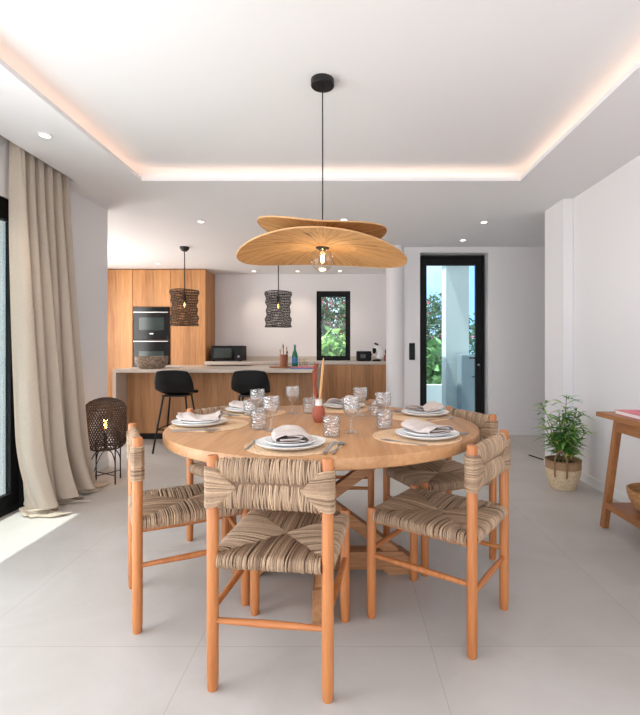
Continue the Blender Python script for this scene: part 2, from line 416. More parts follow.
# raised field
ce.box(TX0 - CH, TX1 + CH, TY0 - CH, TY1 + CH, RZ, 2.7)
struct('ceiling', ce, M['ceil'])
lg = MB()
def ring(m, x0, x1, y0, y1, wd, z0, z1):          # ring growing outwards from the rectangle by wd
    m.box(x0 - wd, x1 + wd, y1, y1 + wd, z0, z1).box(x0 - wd, x1 + wd, y0 - wd, y0, z0, z1)
    m.box(x0 - wd, x0, y0, y1, z0, z1).box(x1, x1 + wd, y0, y1, z0, z1)
ring(lg, TX0, TX1, TY0, TY1, CH, CZ, CZ + .008)
ring(lg, TX0, TX1, TY0, TY1, .012, CZ + .008, CZ + .028)
struct('trim_3', lg, M['ceil'])
def led(x0, x1, y0, y1, label):
    o = B(x0, x1, y0, y1, CZ + .009, CZ + .014).build('led_strip', M['led'], smooth=False)
    tag(o, label, 'light strip', 'LED strips in the ceiling cove')
q = .045
led(TX0, TX1, TY1 + q, TY1 + q + .012, 'warm LED strip glowing along the back edge of the ceiling cove')
led(TX0 - q - .012, TX0 - q, TY0, TY1 + q + .012, 'warm LED strip glowing along the left edge of the ceiling cove')
led(TX1 + q, TX1 + q + .012, TY0, TY1 + q + .012, 'warm LED strip glowing along the right edge of the ceiling cove')

bh, bt = .075, .012
struct('baseboard_right', B(RX - bt, RX, -2.6, 4.07, 0, bh), M['base'])
struct('baseboard_pier', MB().box(1.93 - bt, 1.93, 4.0705 - bt, 4.44, 0, bh), M['base'])
struct('baseboard_front', MB().box(.77, DX0, DY - bt, DY, 0, bh).box(DX1, 3.15, DY - bt, DY, 0, bh), M['base'])
struct('baseboard_left', B(LX, LX + bt, 3.3, LEND, 0, bh), M['base'])
yy = RX * F / (604.8 - CX)
struct('trim_4', B(RX - .002, RX, yy, yy + .25, zz(456, yy), zz(420, yy)), M['wall'], bevel=.001)

# patio door on the left
fx0, fx1 = -2.325, -2.285
fr = MB().box(fx0, fx1, 3.23, 3.28, 0, 2.136).box(fx0, fx1, -.7, -.63, 0, 2.136).box(fx0, fx1, -.63, 3.23, 2.07, 2.136).box(fx0, fx1, -.63, 3.23, 0, .05)
dl = struct('door_1', fr, M['frame'], bevel=.003)
struct('door_sash', MB().box(fx0, fx1 - .004, 3.15, 3.229, .05, 2.07).box(fx0, fx1 - .004, 1.2, 1.3, .05, 2.07).box(fx0, fx1 - .004, 1.3, 3.15, .05, .13).box(fx0, fx1 - .004, 1.3, 3.15, 1.99, 2.07), M['frame'], dl)
struct('pane', B(fx0 + .008, fx0 + .014, 1.3, 3.15, .13, 1.99), M['winglass'], dl)
struct('door_handle', B(fx1 - .003, fx1 + .03, 3.18, 3.20, .95, 1.25), M['black'], dl)
# rear glazing frame
rf = MB().box(-2, -1.93, -2.75, -2.69, 0, 2.3).box(1.93, 2, -2.75, -2.69, 0, 2.3).box(-1.93, 1.93, -2.75, -2.69, 2.23, 2.3).box(-1.93, 1.93, -2.75, -2.69, 0, .05).box(-.04, .04, -2.75, -2.69, .05, 2.23)
dr = struct('door_2', rf, M['frame'])
# entrance door
ey = DY + .10; f0, f1, ft = at(420.5, ey), at(484.6, ey), zz(255.2, ey)
g0, g1 = at(426.8, ey), at(476, ey); gt = zz(265, ey)
# timber-coloured render reveal is part of the wall; black frame and leaf
ed = struct('door_3', MB().box(f0, f0 + .035, ey, ey + .08, 0, ft).box(f1 - .035, f1, ey, ey + .08, 0, ft).box(f0 + .035, f1 - .035, ey, ey + .08, ft - .04, ft), M['frame'], bevel=.003)
struct('door_leaf', MB().box(f0 + .036, g0, ey + .01, ey + .07, .01, ft - .041).box(g1, f1 - .036, ey + .01, ey + .07, .01, ft - .041).box(g0, g1, ey + .01, ey + .07, gt, ft - .041).box(g0, g1, ey + .01, ey + .07, .01, .14), M['frame'], ed, bevel=.003)
struct('pane', B(g0, g1, ey + .035, ey + .045, .14, gt), M['doorglass'], ed)
hz = zz(358, ey)
hd = MB().tube([(g1 + .035, ey + .012, hz), (g1 + .035, ey - .045, hz), (g1 - .10, ey - .045, hz)], .009, 10)
struct('door_handle', hd, M['black'], ed, smooth=True)
struct('lock', MB().lathe([(0, 0), (.014, 0), (.014, .01), (0, .01)], 16), M['steel'], ed, loc=(g1 + .035, ey + .008, hz - .09), rot=(PI / 2, 0, 0))
# kitchen window
wy = KY + .02
wf = struct('window_1', MB().box(WX0, WX0 + .04, wy, wy + .09, WZ0, WZ1).box(WX1 - .04, WX1, wy, wy + .09, WZ0, WZ1).box(WX0 + .04, WX1 - .04, wy, wy + .09, WZ1 - .045, WZ1).box(WX0 + .04, WX1 - .04, wy, wy + .09, WZ0, WZ0 + .045), M['frame'], bevel=.003)
struct('window_sash', MB().box(WX0 + .041, WX0 + .085, wy + .005, wy + .08, WZ0 + .045, WZ1 - .045).box(WX1 - .085, WX1 - .041, wy + .005, wy + .08, WZ0 + .045, WZ1 - .045).box(WX0 + .085, WX1 - .085, wy + .005, wy + .08, WZ1 - .10, WZ1 - .045).box(WX0 + .085, WX1 - .085, wy + .005, wy + .08, WZ0 + .045, WZ0 + .09), M['frame'], wf)
struct('pane', B(WX0 + .085, WX1 - .085, wy + .04, wy + .046, WZ0 + .09, WZ1 - .1), M['winglass'], wf)
struct('window_handle', B(WX0 + .055, WX0 + .075, wy - .03, wy + .005, 1.50, 1.62), M['black'], wf)

# ------------------------------------------------------------ outside
struct('ground', B(-14, 14, -12, 24, -.25, -.11), M['terrace'])
struct('terrace_1', B(-9, LX - .3, -2.8, 4.2, -.1, -.02), M['terrace'])
struct('terrace_2', B(-.5, 6, DY + .25 if False else 8.42, 9.2, -.1, -.02), M['terrace'])
struct('terrace_3', B(1.0, 6, DY + .25, 8.42, -.1, -.02), M['terrace'])
py_ = 7.35
px0, px1 = at(446, py_), at(469, py_)
o = MB().box(px0, px1, py_, py_ + .32, -.02, 2.62).build('porch_pillar', M['ext'], smooth=False)
tag(o, 'white rendered porch pillar standing outside the glass door', 'pillar')
o = MB().box(1.54, 3.2, 6.24, 7.7, 2.62, 2.75).build('porch_roof', M['ext'], smooth=False)
tag(o, 'white porch slab over the entrance outside the glass door', 'roof')
cy = 6.95
t = thing('outdoor_cabinet', 'grey upright cabinet seen outside through the right of the glass door', 'cabinet', (at(471, cy) + .03, cy + .15, -.02))
B(-.17, .17, -.15, .15, 0, zz(355, cy) + .02).build('body', M['cab'], t, smooth=False, bevel=.004)
B(-.175, .175, -.16, -.151, .02, zz(355, cy)).build('door', M['cab'], t, smooth=False)
MB().tube([(-.02, -.17, .72), (.02, -.17, .72)], .008, 8).build('knob', M['black'], t)
o = B(.3, 3.0, 8.6, 8.75, -.11, .45).build('garden_wall', M['ext'], smooth=False)
tag(o, 'low white garden wall in front of the shrubs beyond the glass door', 'garden wall')

def leaves(m, c, rad, n, size, cols, r, droop=.3, slender=.35):
    for _ in range(n):
        while True:
            p = Vector((r.uniform(-1, 1), r.uniform(-1, 1), r.uniform(-1, 1)))
            if .35 < p.length < 1: break
        p = Vector((p.x * rad[0], p.y * rad[1], p.z * rad[2])) + Vector(c)
        if p.z < 0: continue
        d = Vector((r.gauss(0, 1), r.gauss(0, 1), r.gauss(-droop, .7))).normalized(); sd = d.orthogonal().normalized()
        sd.rotate(Matrix.Rotation(r.uniform(0, 6.28), 3, d)); nn = d.cross(sd)
        l = size * r.uniform(.6, 1.3); wd = l * slender
        m.col = mixc(cols[0], cols[1], r.random())
        m.add([p, p + d * l * .45 + sd * wd * .5 + nn * l * .06, p + d * l, p + d * l * .45 - sd * wd * .5 + nn * l * .06, p + d * l * .5 - nn * l * .02],
              [(0, 1, 4), (1, 2, 4), (2, 3, 4), (3, 0, 4)])
G1, G2 = rgb(46, 74, 48)[:3], rgb(118, 146, 104)[:3]
def shrub(name, label, cat, x, y, h, rad, n, size, seed, flower=None, fd=12, cols=(G1, G2), slender=.35, group=None):
    r = random.Random(seed); t = thing(name, label, cat, (x, y, -.11), group=group)
    m = MB(); leaves(m, (0, 0, h * .6), (rad, rad * .7, h * .5), n, size, cols, r, slender=slender); m.build('foliage', M['leafm'], t, col=True, smooth=False)
    k = MB()
    for _ in range(6):
        a = r.uniform(0, 6.28); k.tube(catmull([(0, 0, 0), (.1 * math.cos(a), .1 * math.sin(a), h * .35), (rad * .5 * math.cos(a), rad * .4 * math.sin(a), h * .85)], 4), .02, 6)
    k.build('trunk', M['trunk'], t)
    if flower:
        m = MB(); leaves(m, (0, 0, h * .72), (rad * .95, rad * .7, h * .36), n // fd, size * .7, (flower, tuple(min(1, c * 1.5) for c in flower)), r, slender=.8)
        tag(m.build('flowers', M['leafm'], t, col=True, smooth=False), None, kind='stuff')
PK = rgb(196, 84, 108)[:3]
shrub('garden_shrub', 'green shrub with pink flowers outside, upper left of the kitchen window', 'shrub', -1.0, 11.1, 2.7, .6, 3400, .14, 3, PK, 10, group='shrubs outside the kitchen window')
shrub('garden_shrub', 'pale green loose shrub outside at the right of the kitchen window', 'shrub',   .42, 10.9, 2.6, .55, 3000, .13, 4, PK, 26, group='shrubs outside the kitchen window')
shrub('garden_shrub', 'grey-green airy shrub with pink blossom filling the middle of the kitchen window', 'shrub', -.3, 12.8, 2.75, .62, 2600, .14, 14, PK, 9, group='shrubs outside the kitchen window')
shrub('garden_shrub', 'low bright green broad-leaved plant outside at the foot of the kitchen window', 'shrub', -.25, 9.5, 1.45, .42, 260, .34, 5, cols=(rgb(84, 140, 60)[:3], rgb(160, 196, 116)[:3]), slender=.55, group='shrubs outside the kitchen window')
shrub('garden_shrub', 'tall green shrub seen through the left side of the glass door', 'shrub', 2.05, 10.6, 2.3, .95, 4200, .13, 6, PK, 60, group='shrubs beyond the glass door')
shrub('garden_shrub', 'broad-leaved plant growing low beyond the left side of the glass door', 'shrub', 1.75, 9.4, 1.35, .4, 200, .30, 7, cols=(rgb(80, 130, 70)[:3], rgb(150, 184, 124)[:3]), slender=.5, group='shrubs beyond the glass door')
shrub('garden_shrub', 'green shrub seen in the narrow gap right of the porch pillar', 'shrub', 3.75, 11.4, 2.4, .65, 2600, .13, 8, PK, 60, group='shrubs beyond the glass door')

# ------------------------------------------------------------ curtain
def curt(u, v):
    top = 2.575; L = top + .26; s = v * L
    vv = min(1, s / top)
    ph = 2 * PI * (1.0 * u / .16 if u < .16 else 1.0 + 5.0 * ((u - .16) / .84) ** .95)
    A = lerp(.022, .09, vv ** .7)
    am = (1.0, .75, 1.1, .6, .95, .7, 1.0, .8)[int(min(7, ph / (2 * PI)))]
    f = -math.cos(ph + .35 * math.sin(vv * 2.2 + u * 9) * vv)
    f = math.copysign(abs(f) ** .75, f) * lerp(1, am, vv)
    f += .22 * math.sin(u * 61 + vv * 1.5) * vv
    xc = lerp(-2.207, -2.115, vv ** 1.3)
    x = xc + A * f
    y = 3.06 + u * lerp(.60, .67, vv) + .022 * math.sin(ph * 2 + 1) * vv
    x += .009 * math.sin(ph * 4) * max(0, 1 - vv * 6)
    y += .006 * math.sin(ph * 4 + 1) * max(0, 1 - vv * 6)
    z = top - s
    hem = .03 + .03 * (.5 + .5 * math.sin(ph + 2))
    if z < hem:
        e = hem - z; a = min(1, e / .10)
        x += e * (.35 + .25 * math.sin(u * 17)) ; y += e * (.5 * (u - .3)) + .012 * math.sin(u * 40) * a
        z = hem * (1 - a) ** 2 + .006 + .030 * a * abs(math.sin(u * 23 + e * 20)) * (1 - .6 * a)
    else:
        k = max(0, 1 - (z - hem) / .5); x += .05 * k * k * (1 + math.sin(ph * .5 + 1))
    return (max(x, -2.262), y, z)
cm = MB().grid(curt, 260, 110)
o = cm.build('curtain', M['linen'], solid=.003)
tag(o, 'long beige linen curtain in deep folds beside the patio door, puddling on the floor', 'curtain')
tr = B(SX - .09, SX - .065, -.9, 3.66, 2.578, 2.6).build('curtain_track', M['base'], smooth=False)
tag(tr, 'white curtain track recessed in the ceiling slot above the beige curtain', 'curtain track')

# ------------------------------------------------------------ kitchen
TY = 7.6; ty1 = KY - .005
def tall(x0, x1, label, doors):
    t = thing('tall_cabinet', label, 'cabinet', (x0, TY, 0), group='tall oak kitchen cabinets')
    w_ = x1 - x0
    B(0.001, w_ - .001, .022, ty1 - TY, .08, 2.44).build('body', M['oak'], t, smooth=False)
    B(0.001, w_ - .001, .05, .07, 0, .08).build('plinth', M['black'], t, smooth=False)
    for z0, z1 in doors:
        B(.004, w_ - .004, 0, .02, z0, z1).build('door', M['oak'], t, smooth=False, bevel=.002)
    return t
a0, a1, a2, a3 = at(132.7, TY), at(170.8, TY), at(205.5, TY), 0
tall(a0 - .62, a0, 'tall oak cabinet at the far left, left of the ovens', [(.1, 2.43)])
oz1 = zz(307, TY); ozm = zz(340, TY); oz0 = oz1 - 1.12
tall(a0, a1, 'tall oak cabinet housing the two black ovens', [(.1, oz0 - .01), (oz1 + .01, 2.43)])
tall(a1, a2, 'tall oak cabinet right of the ovens, next to the microwave', [(.1, 2.43)])
def oven(z0, z1, label, hb):
    t = thing('oven', label, 'oven', (a0, TY, z0), group='built-in ovens'); w_ = a1 - a0; h = z1 - z0
    B(.02, w_ - .02, -.012, .021, 0, h).build('front', M['gloss'], t, smooth=False, bevel=.003)
    B(.11, w_ - .11, -.0135, -.0121, h * .30, h * .68).build('door_window', M['ovenwin'], t, smooth=False)
    B(.03, w_ - .03, -.05, -.034, h - hb - .008, h - hb + .008).build('handle', M['steel'], t, smooth=False, bevel=.003)
    for x in (.05, w_ - .06): B(x, x + .01, -.035, -.0121, h - hb - .006, h - hb + .006).build('bracket', M['steel'], t, smooth=False)
    B(w_ / 2 - .03, w_ / 2 + .03, -.0135, -.0121, h * .17, h * .20).build('badge', M['steel'], t, smooth=False)
oven(ozm + .003, oz1, 'upper black built-in oven in the tall oak cabinets', .09)
oven(oz0, ozm - .003, 'lower black built-in oven, directly beneath the other oven', .02)

# back counter
cf = 7.53; czt = .915; ct0 = a2 + .005
base_x = [ct0, -1.7, -1.1, -.5, .1, .74]
for i in range(5):
    lab = ['first from the tall cabinets', 'second from the tall cabinets', 'middle one of the back run', 'below the kitchen window', 'at the right end, below the coffee machine'][i]
    t = thing('base_cabinet', 'oak base cabinet under the back worktop, ' + lab, 'cabinet', (base_x[i], cf + .02, 0), group='oak base cabinets under the back worktop')
    w_ = base_x[i + 1] - base_x[i]
    B(.001, w_ - .001, .022, ty1 - cf - .03, .1, czt - .051).build('body', M['oak_side'], t, smooth=False)
    B(.003, w_ - .003, 0, .02, .1, czt - .055).build('door', M['oak_side'], t, smooth=False, bevel=.002)
    B(.001, w_ - .001, .05, .07, 0, .1).build('plinth', M['black'], t, smooth=False)
wt = thing('worktop', 'long beige stone worktop along the back kitchen wall under the window', 'worktop', (0, 0, 0))
B(ct0, .755, cf, ty1, czt - .05, czt).build('slab', M['stone'], wt, smooth=False, bevel=.003)
struct('trim_5', MB().box(ct0, WX0 - .001, KY - .02, KY - .001, czt + .001, .99).box(WX1 + .001, .755, KY - .02, KY - .001, czt + .001, .99), M['stone'])

# island
iy0 = 5.42; iy1 = 6.8; ix0 = at(112.5, iy0); ix1 = at(316.5, iy0); izt = zz(369.2, iy0)
isl = thing('kitchen_island', 'kitchen island with oak front panels and thick beige stone top and ends', 'kitchen island', ((ix0 + ix1) / 2, (iy0 + iy1) / 2, 0))
def isp(mb, name, mat, **k):
    o = mb.build(name, mat, isl, smooth=False, **k); o.location = (-isl.location.x, -isl.location.y, 0); return o
isp(B(ix0, ix1, iy0, iy1, izt - .042, izt), 'worktop', M['stone'], bevel=.003)
isp(B(ix0, ix0 + .042, iy0, iy1, 0, izt - .0425), 'end_panel', M['stone'], bevel=.003)
isp(B(ix1 - .042, ix1, iy0, iy1, 0, izt - .0425), 'end_panel', M['stone'], bevel=.003)
isp(B(ix0 + .043, ix1 - .043, iy0 + .26, iy1 - .04, .08, izt - .043), 'front_panel', M['oak_side'])
isp(B(ix0 + .043, ix1 - .043, iy0 + .30, iy1 - .08, 0, .08), 'plinth', M['black'])
hx = at(207, 6.4)
o = B(0, .60, -.11, .11, 0, .006).build('hob', M['gloss'], smooth=False, bevel=.002, loc=(hx, 6.5, izt)); tag(o, 'black glass hob set on the island worktop in front of the microwave', 'hob')

# kitchen things
def bowl_prof(r, h, th, foot=.4, flare=1.0):
    out = []
    for i in range(13):
        a = i / 12; out.append((r * (foot + (1 - foot) * math.sin(a * PI / 2) ** flare), h * (1 - math.cos(a * PI / 2))))
    inn = [(max(.001, x - th), max(th, z)) for x, z in out][::-1]
    return [(0, 0)] + out + [(out[-1][0] - th * .5, h + th * .3)] + inn + [(0, th)]
bx = at(151, 5.62)
o = MB().lathe([(0, 0), (.13, 0), (.165, .03), (.19, .08), (.192, .145), (.18, .15), (.172, .14), (.17, .08), (.145, .035), (0, .02)], 40).build('serving_bowl', M['speckle'], loc=(bx, 5.64, izt)); tag(o, 'wide rough brown speckled bowl on the left of the kitchen island', 'bowl')
o = B(-.12, .13, -.07, .07, 0, .012).build('cutting_board', M['page'], smooth=False, bevel=.003, loc=(at(172, 5.9), 5.9, izt), rot=.1); tag(o, 'white flat board lying on the island right of the brown bowl', 'board')
ty_ = 5.75
t = o = MB().lathe([(0, 0), (.29, 0), (.30, .01), (.295, .018), (0, .016)], 40).build('serving_tray', M['trayw'], loc=(at(292, 5.8), 5.86, izt)); o.scale = (1, .55, 1)
tag(o, 'round dark wooden tray on the right end of the kitchen island', 'tray')
tz = izt + .0171
ux, uy = at(283.8, 5.88), 5.88
t = thing('utensil_pot', 'copper coloured utensil pot on the island tray', 'pot', (ux, uy, tz))
MB().lathe([(0, 0), (.048, 0), (.055, .15), (.050, .15), (.043, .006), (0, .006)], 28).build('pot', M['copper'], t)
ut = [('wooden spoon', (-.02, 0), (-.055, .02, .22), 'spoonw'), ('pale spatula', (.0, .015), (-.045, .02, .25), 'page'), ('dark ladle', (.01, -.01), (-.015, .03, .29), 'blackpl'), ('pale spoon', (.02, .01), (.035, .03, .26), 'spoonw'), ('dark whisk', (.02, 0), (.048, 0, .2), 'blackpl')]
for nm, (x0_, y0_), tip, mt in ut:
    m = MB().tube([(x0_ * .8, y0_, .01), (lerp(x0_, tip[0], .7), lerp(y0_, tip[1], .7), tip[2] * .75)], .0045, 6)
    m.tube([(lerp(x0_, tip[0], .7), lerp(y0_, tip[1], .7), tip[2] * .75), (lerp(x0_, tip[0], .85), tip[1], tip[2] * .87), tip], [.006, .021, .008], 8, sq=.4)
    o = m.build(nm.split()[-1], M[mt], loc=(ux, uy, tz)); tag(o, nm + ' standing in the copper pot on the island', 'utensil', 'kitchen utensils in the copper pot')
t = thing('water_bottle', 'green glass bottle with blue label on the island tray', 'bottle', (at(295.3, 5.95), 5.9, tz))
MB().lathe([(0, 0), (.036, 0), (.038, .01), (.038, .13), (.03, .17), (.014, .21), (.013, .262), (0, .262)], 24).build('glass', M['bottle'], t)
MB().lathe([(.0386, .04), (.0386, .11)], 24).build('label', M['label'], t)
MB().lathe([(0, .2625), (.0145, .2625), (.0145, .278), (0, .278)], 16).build('cap', M['blue'], t)
for k, (gx, gy) in enumerate([(at(301.2, 5.85), 5.83), (at(305.8, 5.9), 5.9)]):
    m = MB().lathe([(0, 0), (.026, 0), (.03, .10), (.028, .10), (.024, .008), (0, .008)], 24)
    o = m.build('water_glass', M['clear'], loc=(gx, gy, tz)); tag(o, ['small clear glass next to the green bottle on the tray', 'small clear glass at the right edge of the tray'][k], 'glass', 'small glasses on the island tray')
o = B(-.15, .15, -.09, .09, 0, .014).build('magazine', M['blue'], smooth=False, bevel=.002, loc=(at(303, 5.56), 5.535, izt), rot=.12); tag(o, 'blue-covered magazine at the bottom of the pair on the island', 'magazine', 'magazines on the island')
o = B(-.12, .12, -.08, .08, 0, .01).build('magazine', M['pink'], smooth=False, bevel=.002, loc=(at(305, 5.56), 5.54, izt + .0142), rot=-.1); tag(o, 'pink-covered magazine on top of the pair on the island', 'magazine', 'magazines on the island')

my = 7.68
t = thing('microwave', 'black microwave on the back worktop beside the tall oak cabinets', 'microwave', (at(228, my + .1), my + .15, czt)); mw = .93 * (at(245.3, my) - at(211.5, my))
B(-mw / 2, mw / 2, -.13, .19, .01, .26).build('body', M['blackpl'], t, smooth=False, bevel=.008)
B(-mw / 2 + .005, mw / 2 - .13, -.15, -.131, .015, .255).build('door', M['gloss'], t, smooth=False, bevel=.003)
B(-mw / 2 + .05, mw / 2 - .18, -.1515, -.1505, .06, .215).build('door_window', M['ovenwin'], t, smooth=False)
B(mw / 2 - .125, mw / 2 - .004, -.148, -.131, .015, .255).build('control_panel', M['blackpl'], t, smooth=False)
MB().lathe([(0, 0), (.018, 0), (.016, .015), (0, .015)], 20).build('knob', M['steel'], t, loc=(mw / 2 - .06, -.148, .08), rot=(PI / 2, 0, 0))
for x in (-mw / 2 + .04, mw / 2 - .04): B(x - .015, x + .015, -.12, -.09, 0, .0099).build('foot', M['blackpl'], t, smooth=False)
t = thing('toaster', 'black toaster on the back worktop right of the kitchen window', 'toaster', (at(364, 7.7), 7.8, czt))
B(-.125, .125, -.08, .08, .008, .17).build('body', M['blackpl'], t, smooth=False, bevel=.015, seg=3)
B(-.1, .1, -.02, .02, .1701, .174).build('slot', M['steel'], t, smooth=False)
B(-.06, .03, -.084, -.0801, .05, .12).build('panel', M['gloss'], t, smooth=False)
B(.126, .145, -.02, .02, .1, .12).build('lever', M['blackpl'], t, smooth=False)
B(-.11, .11, -.07, .07, 0, .0079).build('foot', M['blackpl'], t, smooth=False)
t = thing('coffee_machine', 'white and black rounded capsule coffee machine beside the toaster', 'coffee machine', (at(376.8, 7.7), 7.74, czt))
MB().lathe([(0, 0), (.072, 0), (.076, .018), (.06, .03), (0, .034)], 28).build('base', M['blackpl'], t)
MB().tube(catmull([(.035, .02, .036), (.05, .02, .07), (.06, .015, .12), (.045, .01, .18), (.01, 0, .225), (-.03, -.01, .238)], 4), [.05, .055, .058, .06, .062, .063, .064, .064, .064, .064, .064, .064, .063, .063, .062, .062, .06, .057, .05, .04, .025], 20).build('body', M['china'], t)
MB().tube([(-.035, -.015, .215), (-.045, -.02, .13)], [.036, .024], 14).build('brew_head', M['blackpl'], t)
MB().tube([(-.01, -.02, .275), (.0, -.02, .30)], [.045, .030], 14).build('lid', M['blackpl'], t)
t = thing('syrup_bottle', 'small pink bottle with dark cap on the worktop by the round column', 'bottle', (at(386.6, 7.75), 7.8, czt))
MB().lathe([(0, 0), (.04, 0), (.042, .09), (.02, .12), (.014, .13), (0, .13)], 20).build('glass', M['cardboard'], t)
MB().lathe([(0, .1301), (.022, .1301), (.025, .17), (.012, .21), (0, .21)], 16).build('cap', M['blackpl'], t)

# bar stools
def stool(name, label, x, y, rz):
    t = thing(name, label, 'bar stool', (x, y, 0), rz, 'black bar stools at the kitchen island')
    def shell(u, v):        # v 0 front lip .. 1 top of the back; sitter faces +y
        s = u * 2 - 1
        prof = [(.21, .615), (.17, .64), (.05, .63), (-.08, .625), (-.155, .66), (-.19, .74), (-.205, .82), (-.22, .895)]
        k = v * (len(prof) - 1); i = min(int(k), len(prof) - 2); f = k - i
        yy_, z_ = lerp(prof[i][0], prof[i + 1][0], f), lerp(prof[i][1], prof[i + 1][1], f)
        wd = [.17, .19, .20, .205, .218, .215, .20, .172]; hw = lerp(wd[i], wd[i + 1], f)
        side = abs(s) ** 2.6
        lift = [.0, .01, .03, .045, .03, .01, .0, -.018]; fw = [.0, 0, .0, .02, .05, .06, .05, .035]
        return (s * hw * (1 - .03 * side), yy_ + side * lerp(fw[i], fw[i + 1], f), z_ + side * lerp(lift[i], lift[i + 1], f))
    o = MB().grid(shell, 20, 28).build('seat_shell', M['blackpl'], t, solid=.012)
    q = o.modifiers.new('sub', 'SUBSURF'); q.levels = 1; q.render_levels = 1
    B(-.13, .13, -.12, .13, .600, .617).build('seat_frame', M['black'], t, smooth=False)
    for sx in (-1, 1):
        for sy in (-1, 1):
            MB().tube([(sx * .12, sy * .11, .60), (sx * .20, sy * .20, 0)], .0105, 10).build('leg', M['black'], t)
    k = .167; z = .25
    MB().tube([(-k, -k, z), (k, -k, z), (k, k, z), (-k, k, z)], .007, 8, closed=True).build('footrest', M['black'], t)
    return t
s1 = stool('bar_stool', 'black moulded bar stool at the left of the kitchen island', at(177, 5.1), 5.12, .04)
dup(s1, None, (at(252, 5.1), 5.12, 0), .04, 'black moulded bar stool at the island right of the other stool, behind the cut glasses')

# kitchen pendants
def pendant(label, x, y, ztop, h, r, seed):
    t = thing('pendant_lamp', label, 'pendant lamp', (x, y, CZ), 0, 'dark wire pendant lamps over the kitchen island')
    rr = random.Random(seed)
    MB().lathe([(0, 0), (.062, 0), (.058, -.025), (.032, -.055), (0, -.06)], 24).build('ceiling_cap', M['wire'], t)
    m = MB().tube([(0, 0, -.055), (.002, 0, ztop - CZ + .02), (0, 0, ztop - CZ - .06)], .0065, 6); m.build('cable', M['wire'], t)
    MB().lathe([(0, 0), (.02, 0), (.02, -.07), (0, -.07)], 16, (0, 0, ztop - CZ - .06)).build('socket', M['black'], t)
    b = MB().lathe([(0, 0), (.012, -.005), (.03, -.04), (.034, -.065), (.025, -.09), (0, -.10)], 20, (0, 0, ztop - CZ - .13)).build('bulb', M['clear'], t)
    MB().lathe([(.001, -.03), (.007, -.035), (.007, -.08), (.001, -.085)], 10, (0, 0, ztop - CZ - .13)).build('filament', M['filament'], b)
    m = MB(); n = 84
    def rad(z_, a): 
        k = z_ / h; return r * (1 + .05 * math.sin(k * 26) + .03 * math.sin(a * 2 + k * 9) - .07 * math.sin(k * PI)) + .002 * rr.uniform(-1, 1)
    for i in range(n + 1):
        z_ = h * i / n; p = []
        for j in range(30):
            a = 2 * PI * j / 30; q_ = rad(z_, a); p.append((q_ * math.cos(a), q_ * math.sin(a), ztop - CZ - z_ + .003 * math.sin(a * 3 + i)))
        m.tube(p, .0014 if 1 < i < n - 1 else .003, 4, closed=True)
    for j in range(60):
        a = 2 * PI * j / 60; sgn = 1 if j % 2 else -1
        m.tube([(rad(h * i / 22, a) * math.cos(a + sgn * .05 * math.sin(i)), rad(h * i / 22, a) * math.sin(a + sgn * .05 * math.sin(i)), ztop - CZ - h * i / 22) for i in range(23)], .0012, 4)
    m.build('shade', M['wire'], t)
    sp = MB()
    for a in (0, 2.09, 4.19): sp.tube([(0, 0, ztop - CZ - .01), (r * .96 * math.cos(a), r * .96 * math.sin(a), ztop - CZ - .004)], .002, 4)
    sp.build('spider', M['wire'], t)
    l = bpy.data.lights.new('pendant_glow', 'POINT'); l.energy = 1.0; l.color = (1, .6, .3); l.shadow_soft_size = .03
    lo = bpy.data.objects.new('pendant_glow', l); C.objects.link(lo); lo.parent = t; lo.location = (0, 0, ztop - CZ - .28)
PY = 6.0
pendant('dark knitted wire pendant lamp in front of the tall oak cabinets', at(184.5, PY), PY, zz(290.5, PY), .455, .175, 1)
pendant('dark knitted wire pendant lamp hanging left of the kitchen window', at(278.3, PY), PY, zz(292, PY), .455, .168, 2)

# downlights
def downlight(px, py, label):
    Y = F * (CZ - H) / (HY - py); x = at(px, Y)
    t = thing('downlight', label, 'ceiling light', (x, Y, CZ), 0, 'recessed ceiling downlights')
    MB().lathe([(.030, -.001), (.041, -.001), (.042, -.004), (.040, -.007), (.031, -.006)], 28, close=True).build('ring', M['base'], t)
    MB().lathe([(0, -.0035), (.030, -.0035), (.030, -.001), (0, -.001)], 24).build('lens', M['spot'], t)
    l = bpy.data.lights.new('downlight_beam', 'SPOT'); l.energy = 15; l.color = (1, .80, .62); l.spot_size = 1.5; l.spot_blend = .7; l.shadow_soft_size = .03
    lo = bpy.data.objects.new('downlight_beam', l); C.objects.link(lo); lo.parent = t; lo.location = (0, 0, -.02)
for a in [(45, 135, 'recessed downlight in the ceiling above the curtain'), (201, 221.5, 'recessed downlight left of the raffia lamp, near the bar stools'),
          (344, 219.5, 'recessed downlight just behind the top of the raffia lamp'), (484, 222, 'recessed downlight over the hall, the nearer one by the glass door'),
          (463, 240, 'recessed downlight directly above the glass door'), (119, 263.5, 'leftmost recessed downlight before the tall oak cabinets'),
          (158.5, 263.5, 'recessed downlight in front of the oven cabinet'), (254, 271, 'recessed downlight over the back worktop near the microwave'),
          (297.5, 271, 'recessed downlight over the back worktop just left of the window'), (340, 270.7, 'recessed downlight directly above the kitchen window')]:
    downlight(*a)

# light switch, cable
sy_ = DY - .006
t = thing('light_switch', 'black vertical light switch panel on the wall left of the glass door', 'light switch', (at(412, DY), DY, zz(351.5, DY)))
B(-.038, .038, -.01, -.0002, -.11, .11).build('plate', M['black'], t, smooth=False, bevel=.003)
for k in (-1, 0, 1): B(-.03, .03, -.0135, -.0101, k * .07 - .032, k * .07 + .032).build('rocker', M['blackpl'], t, smooth=False, bevel=.002)
p = [fl(529, 455.5) + (.006,), fl(535, 457.5) + (.006,), fl(541, 459.5) + (.006,), fl(550, 461) + (.006,), fl(560, 459) + (.006,)]
o = MB().tube(catmull(p, 5), .006, 8).build('power_cord', M['blackpl']); tag(o, 'black cord lying on the floor behind the potted plant', 'cord')

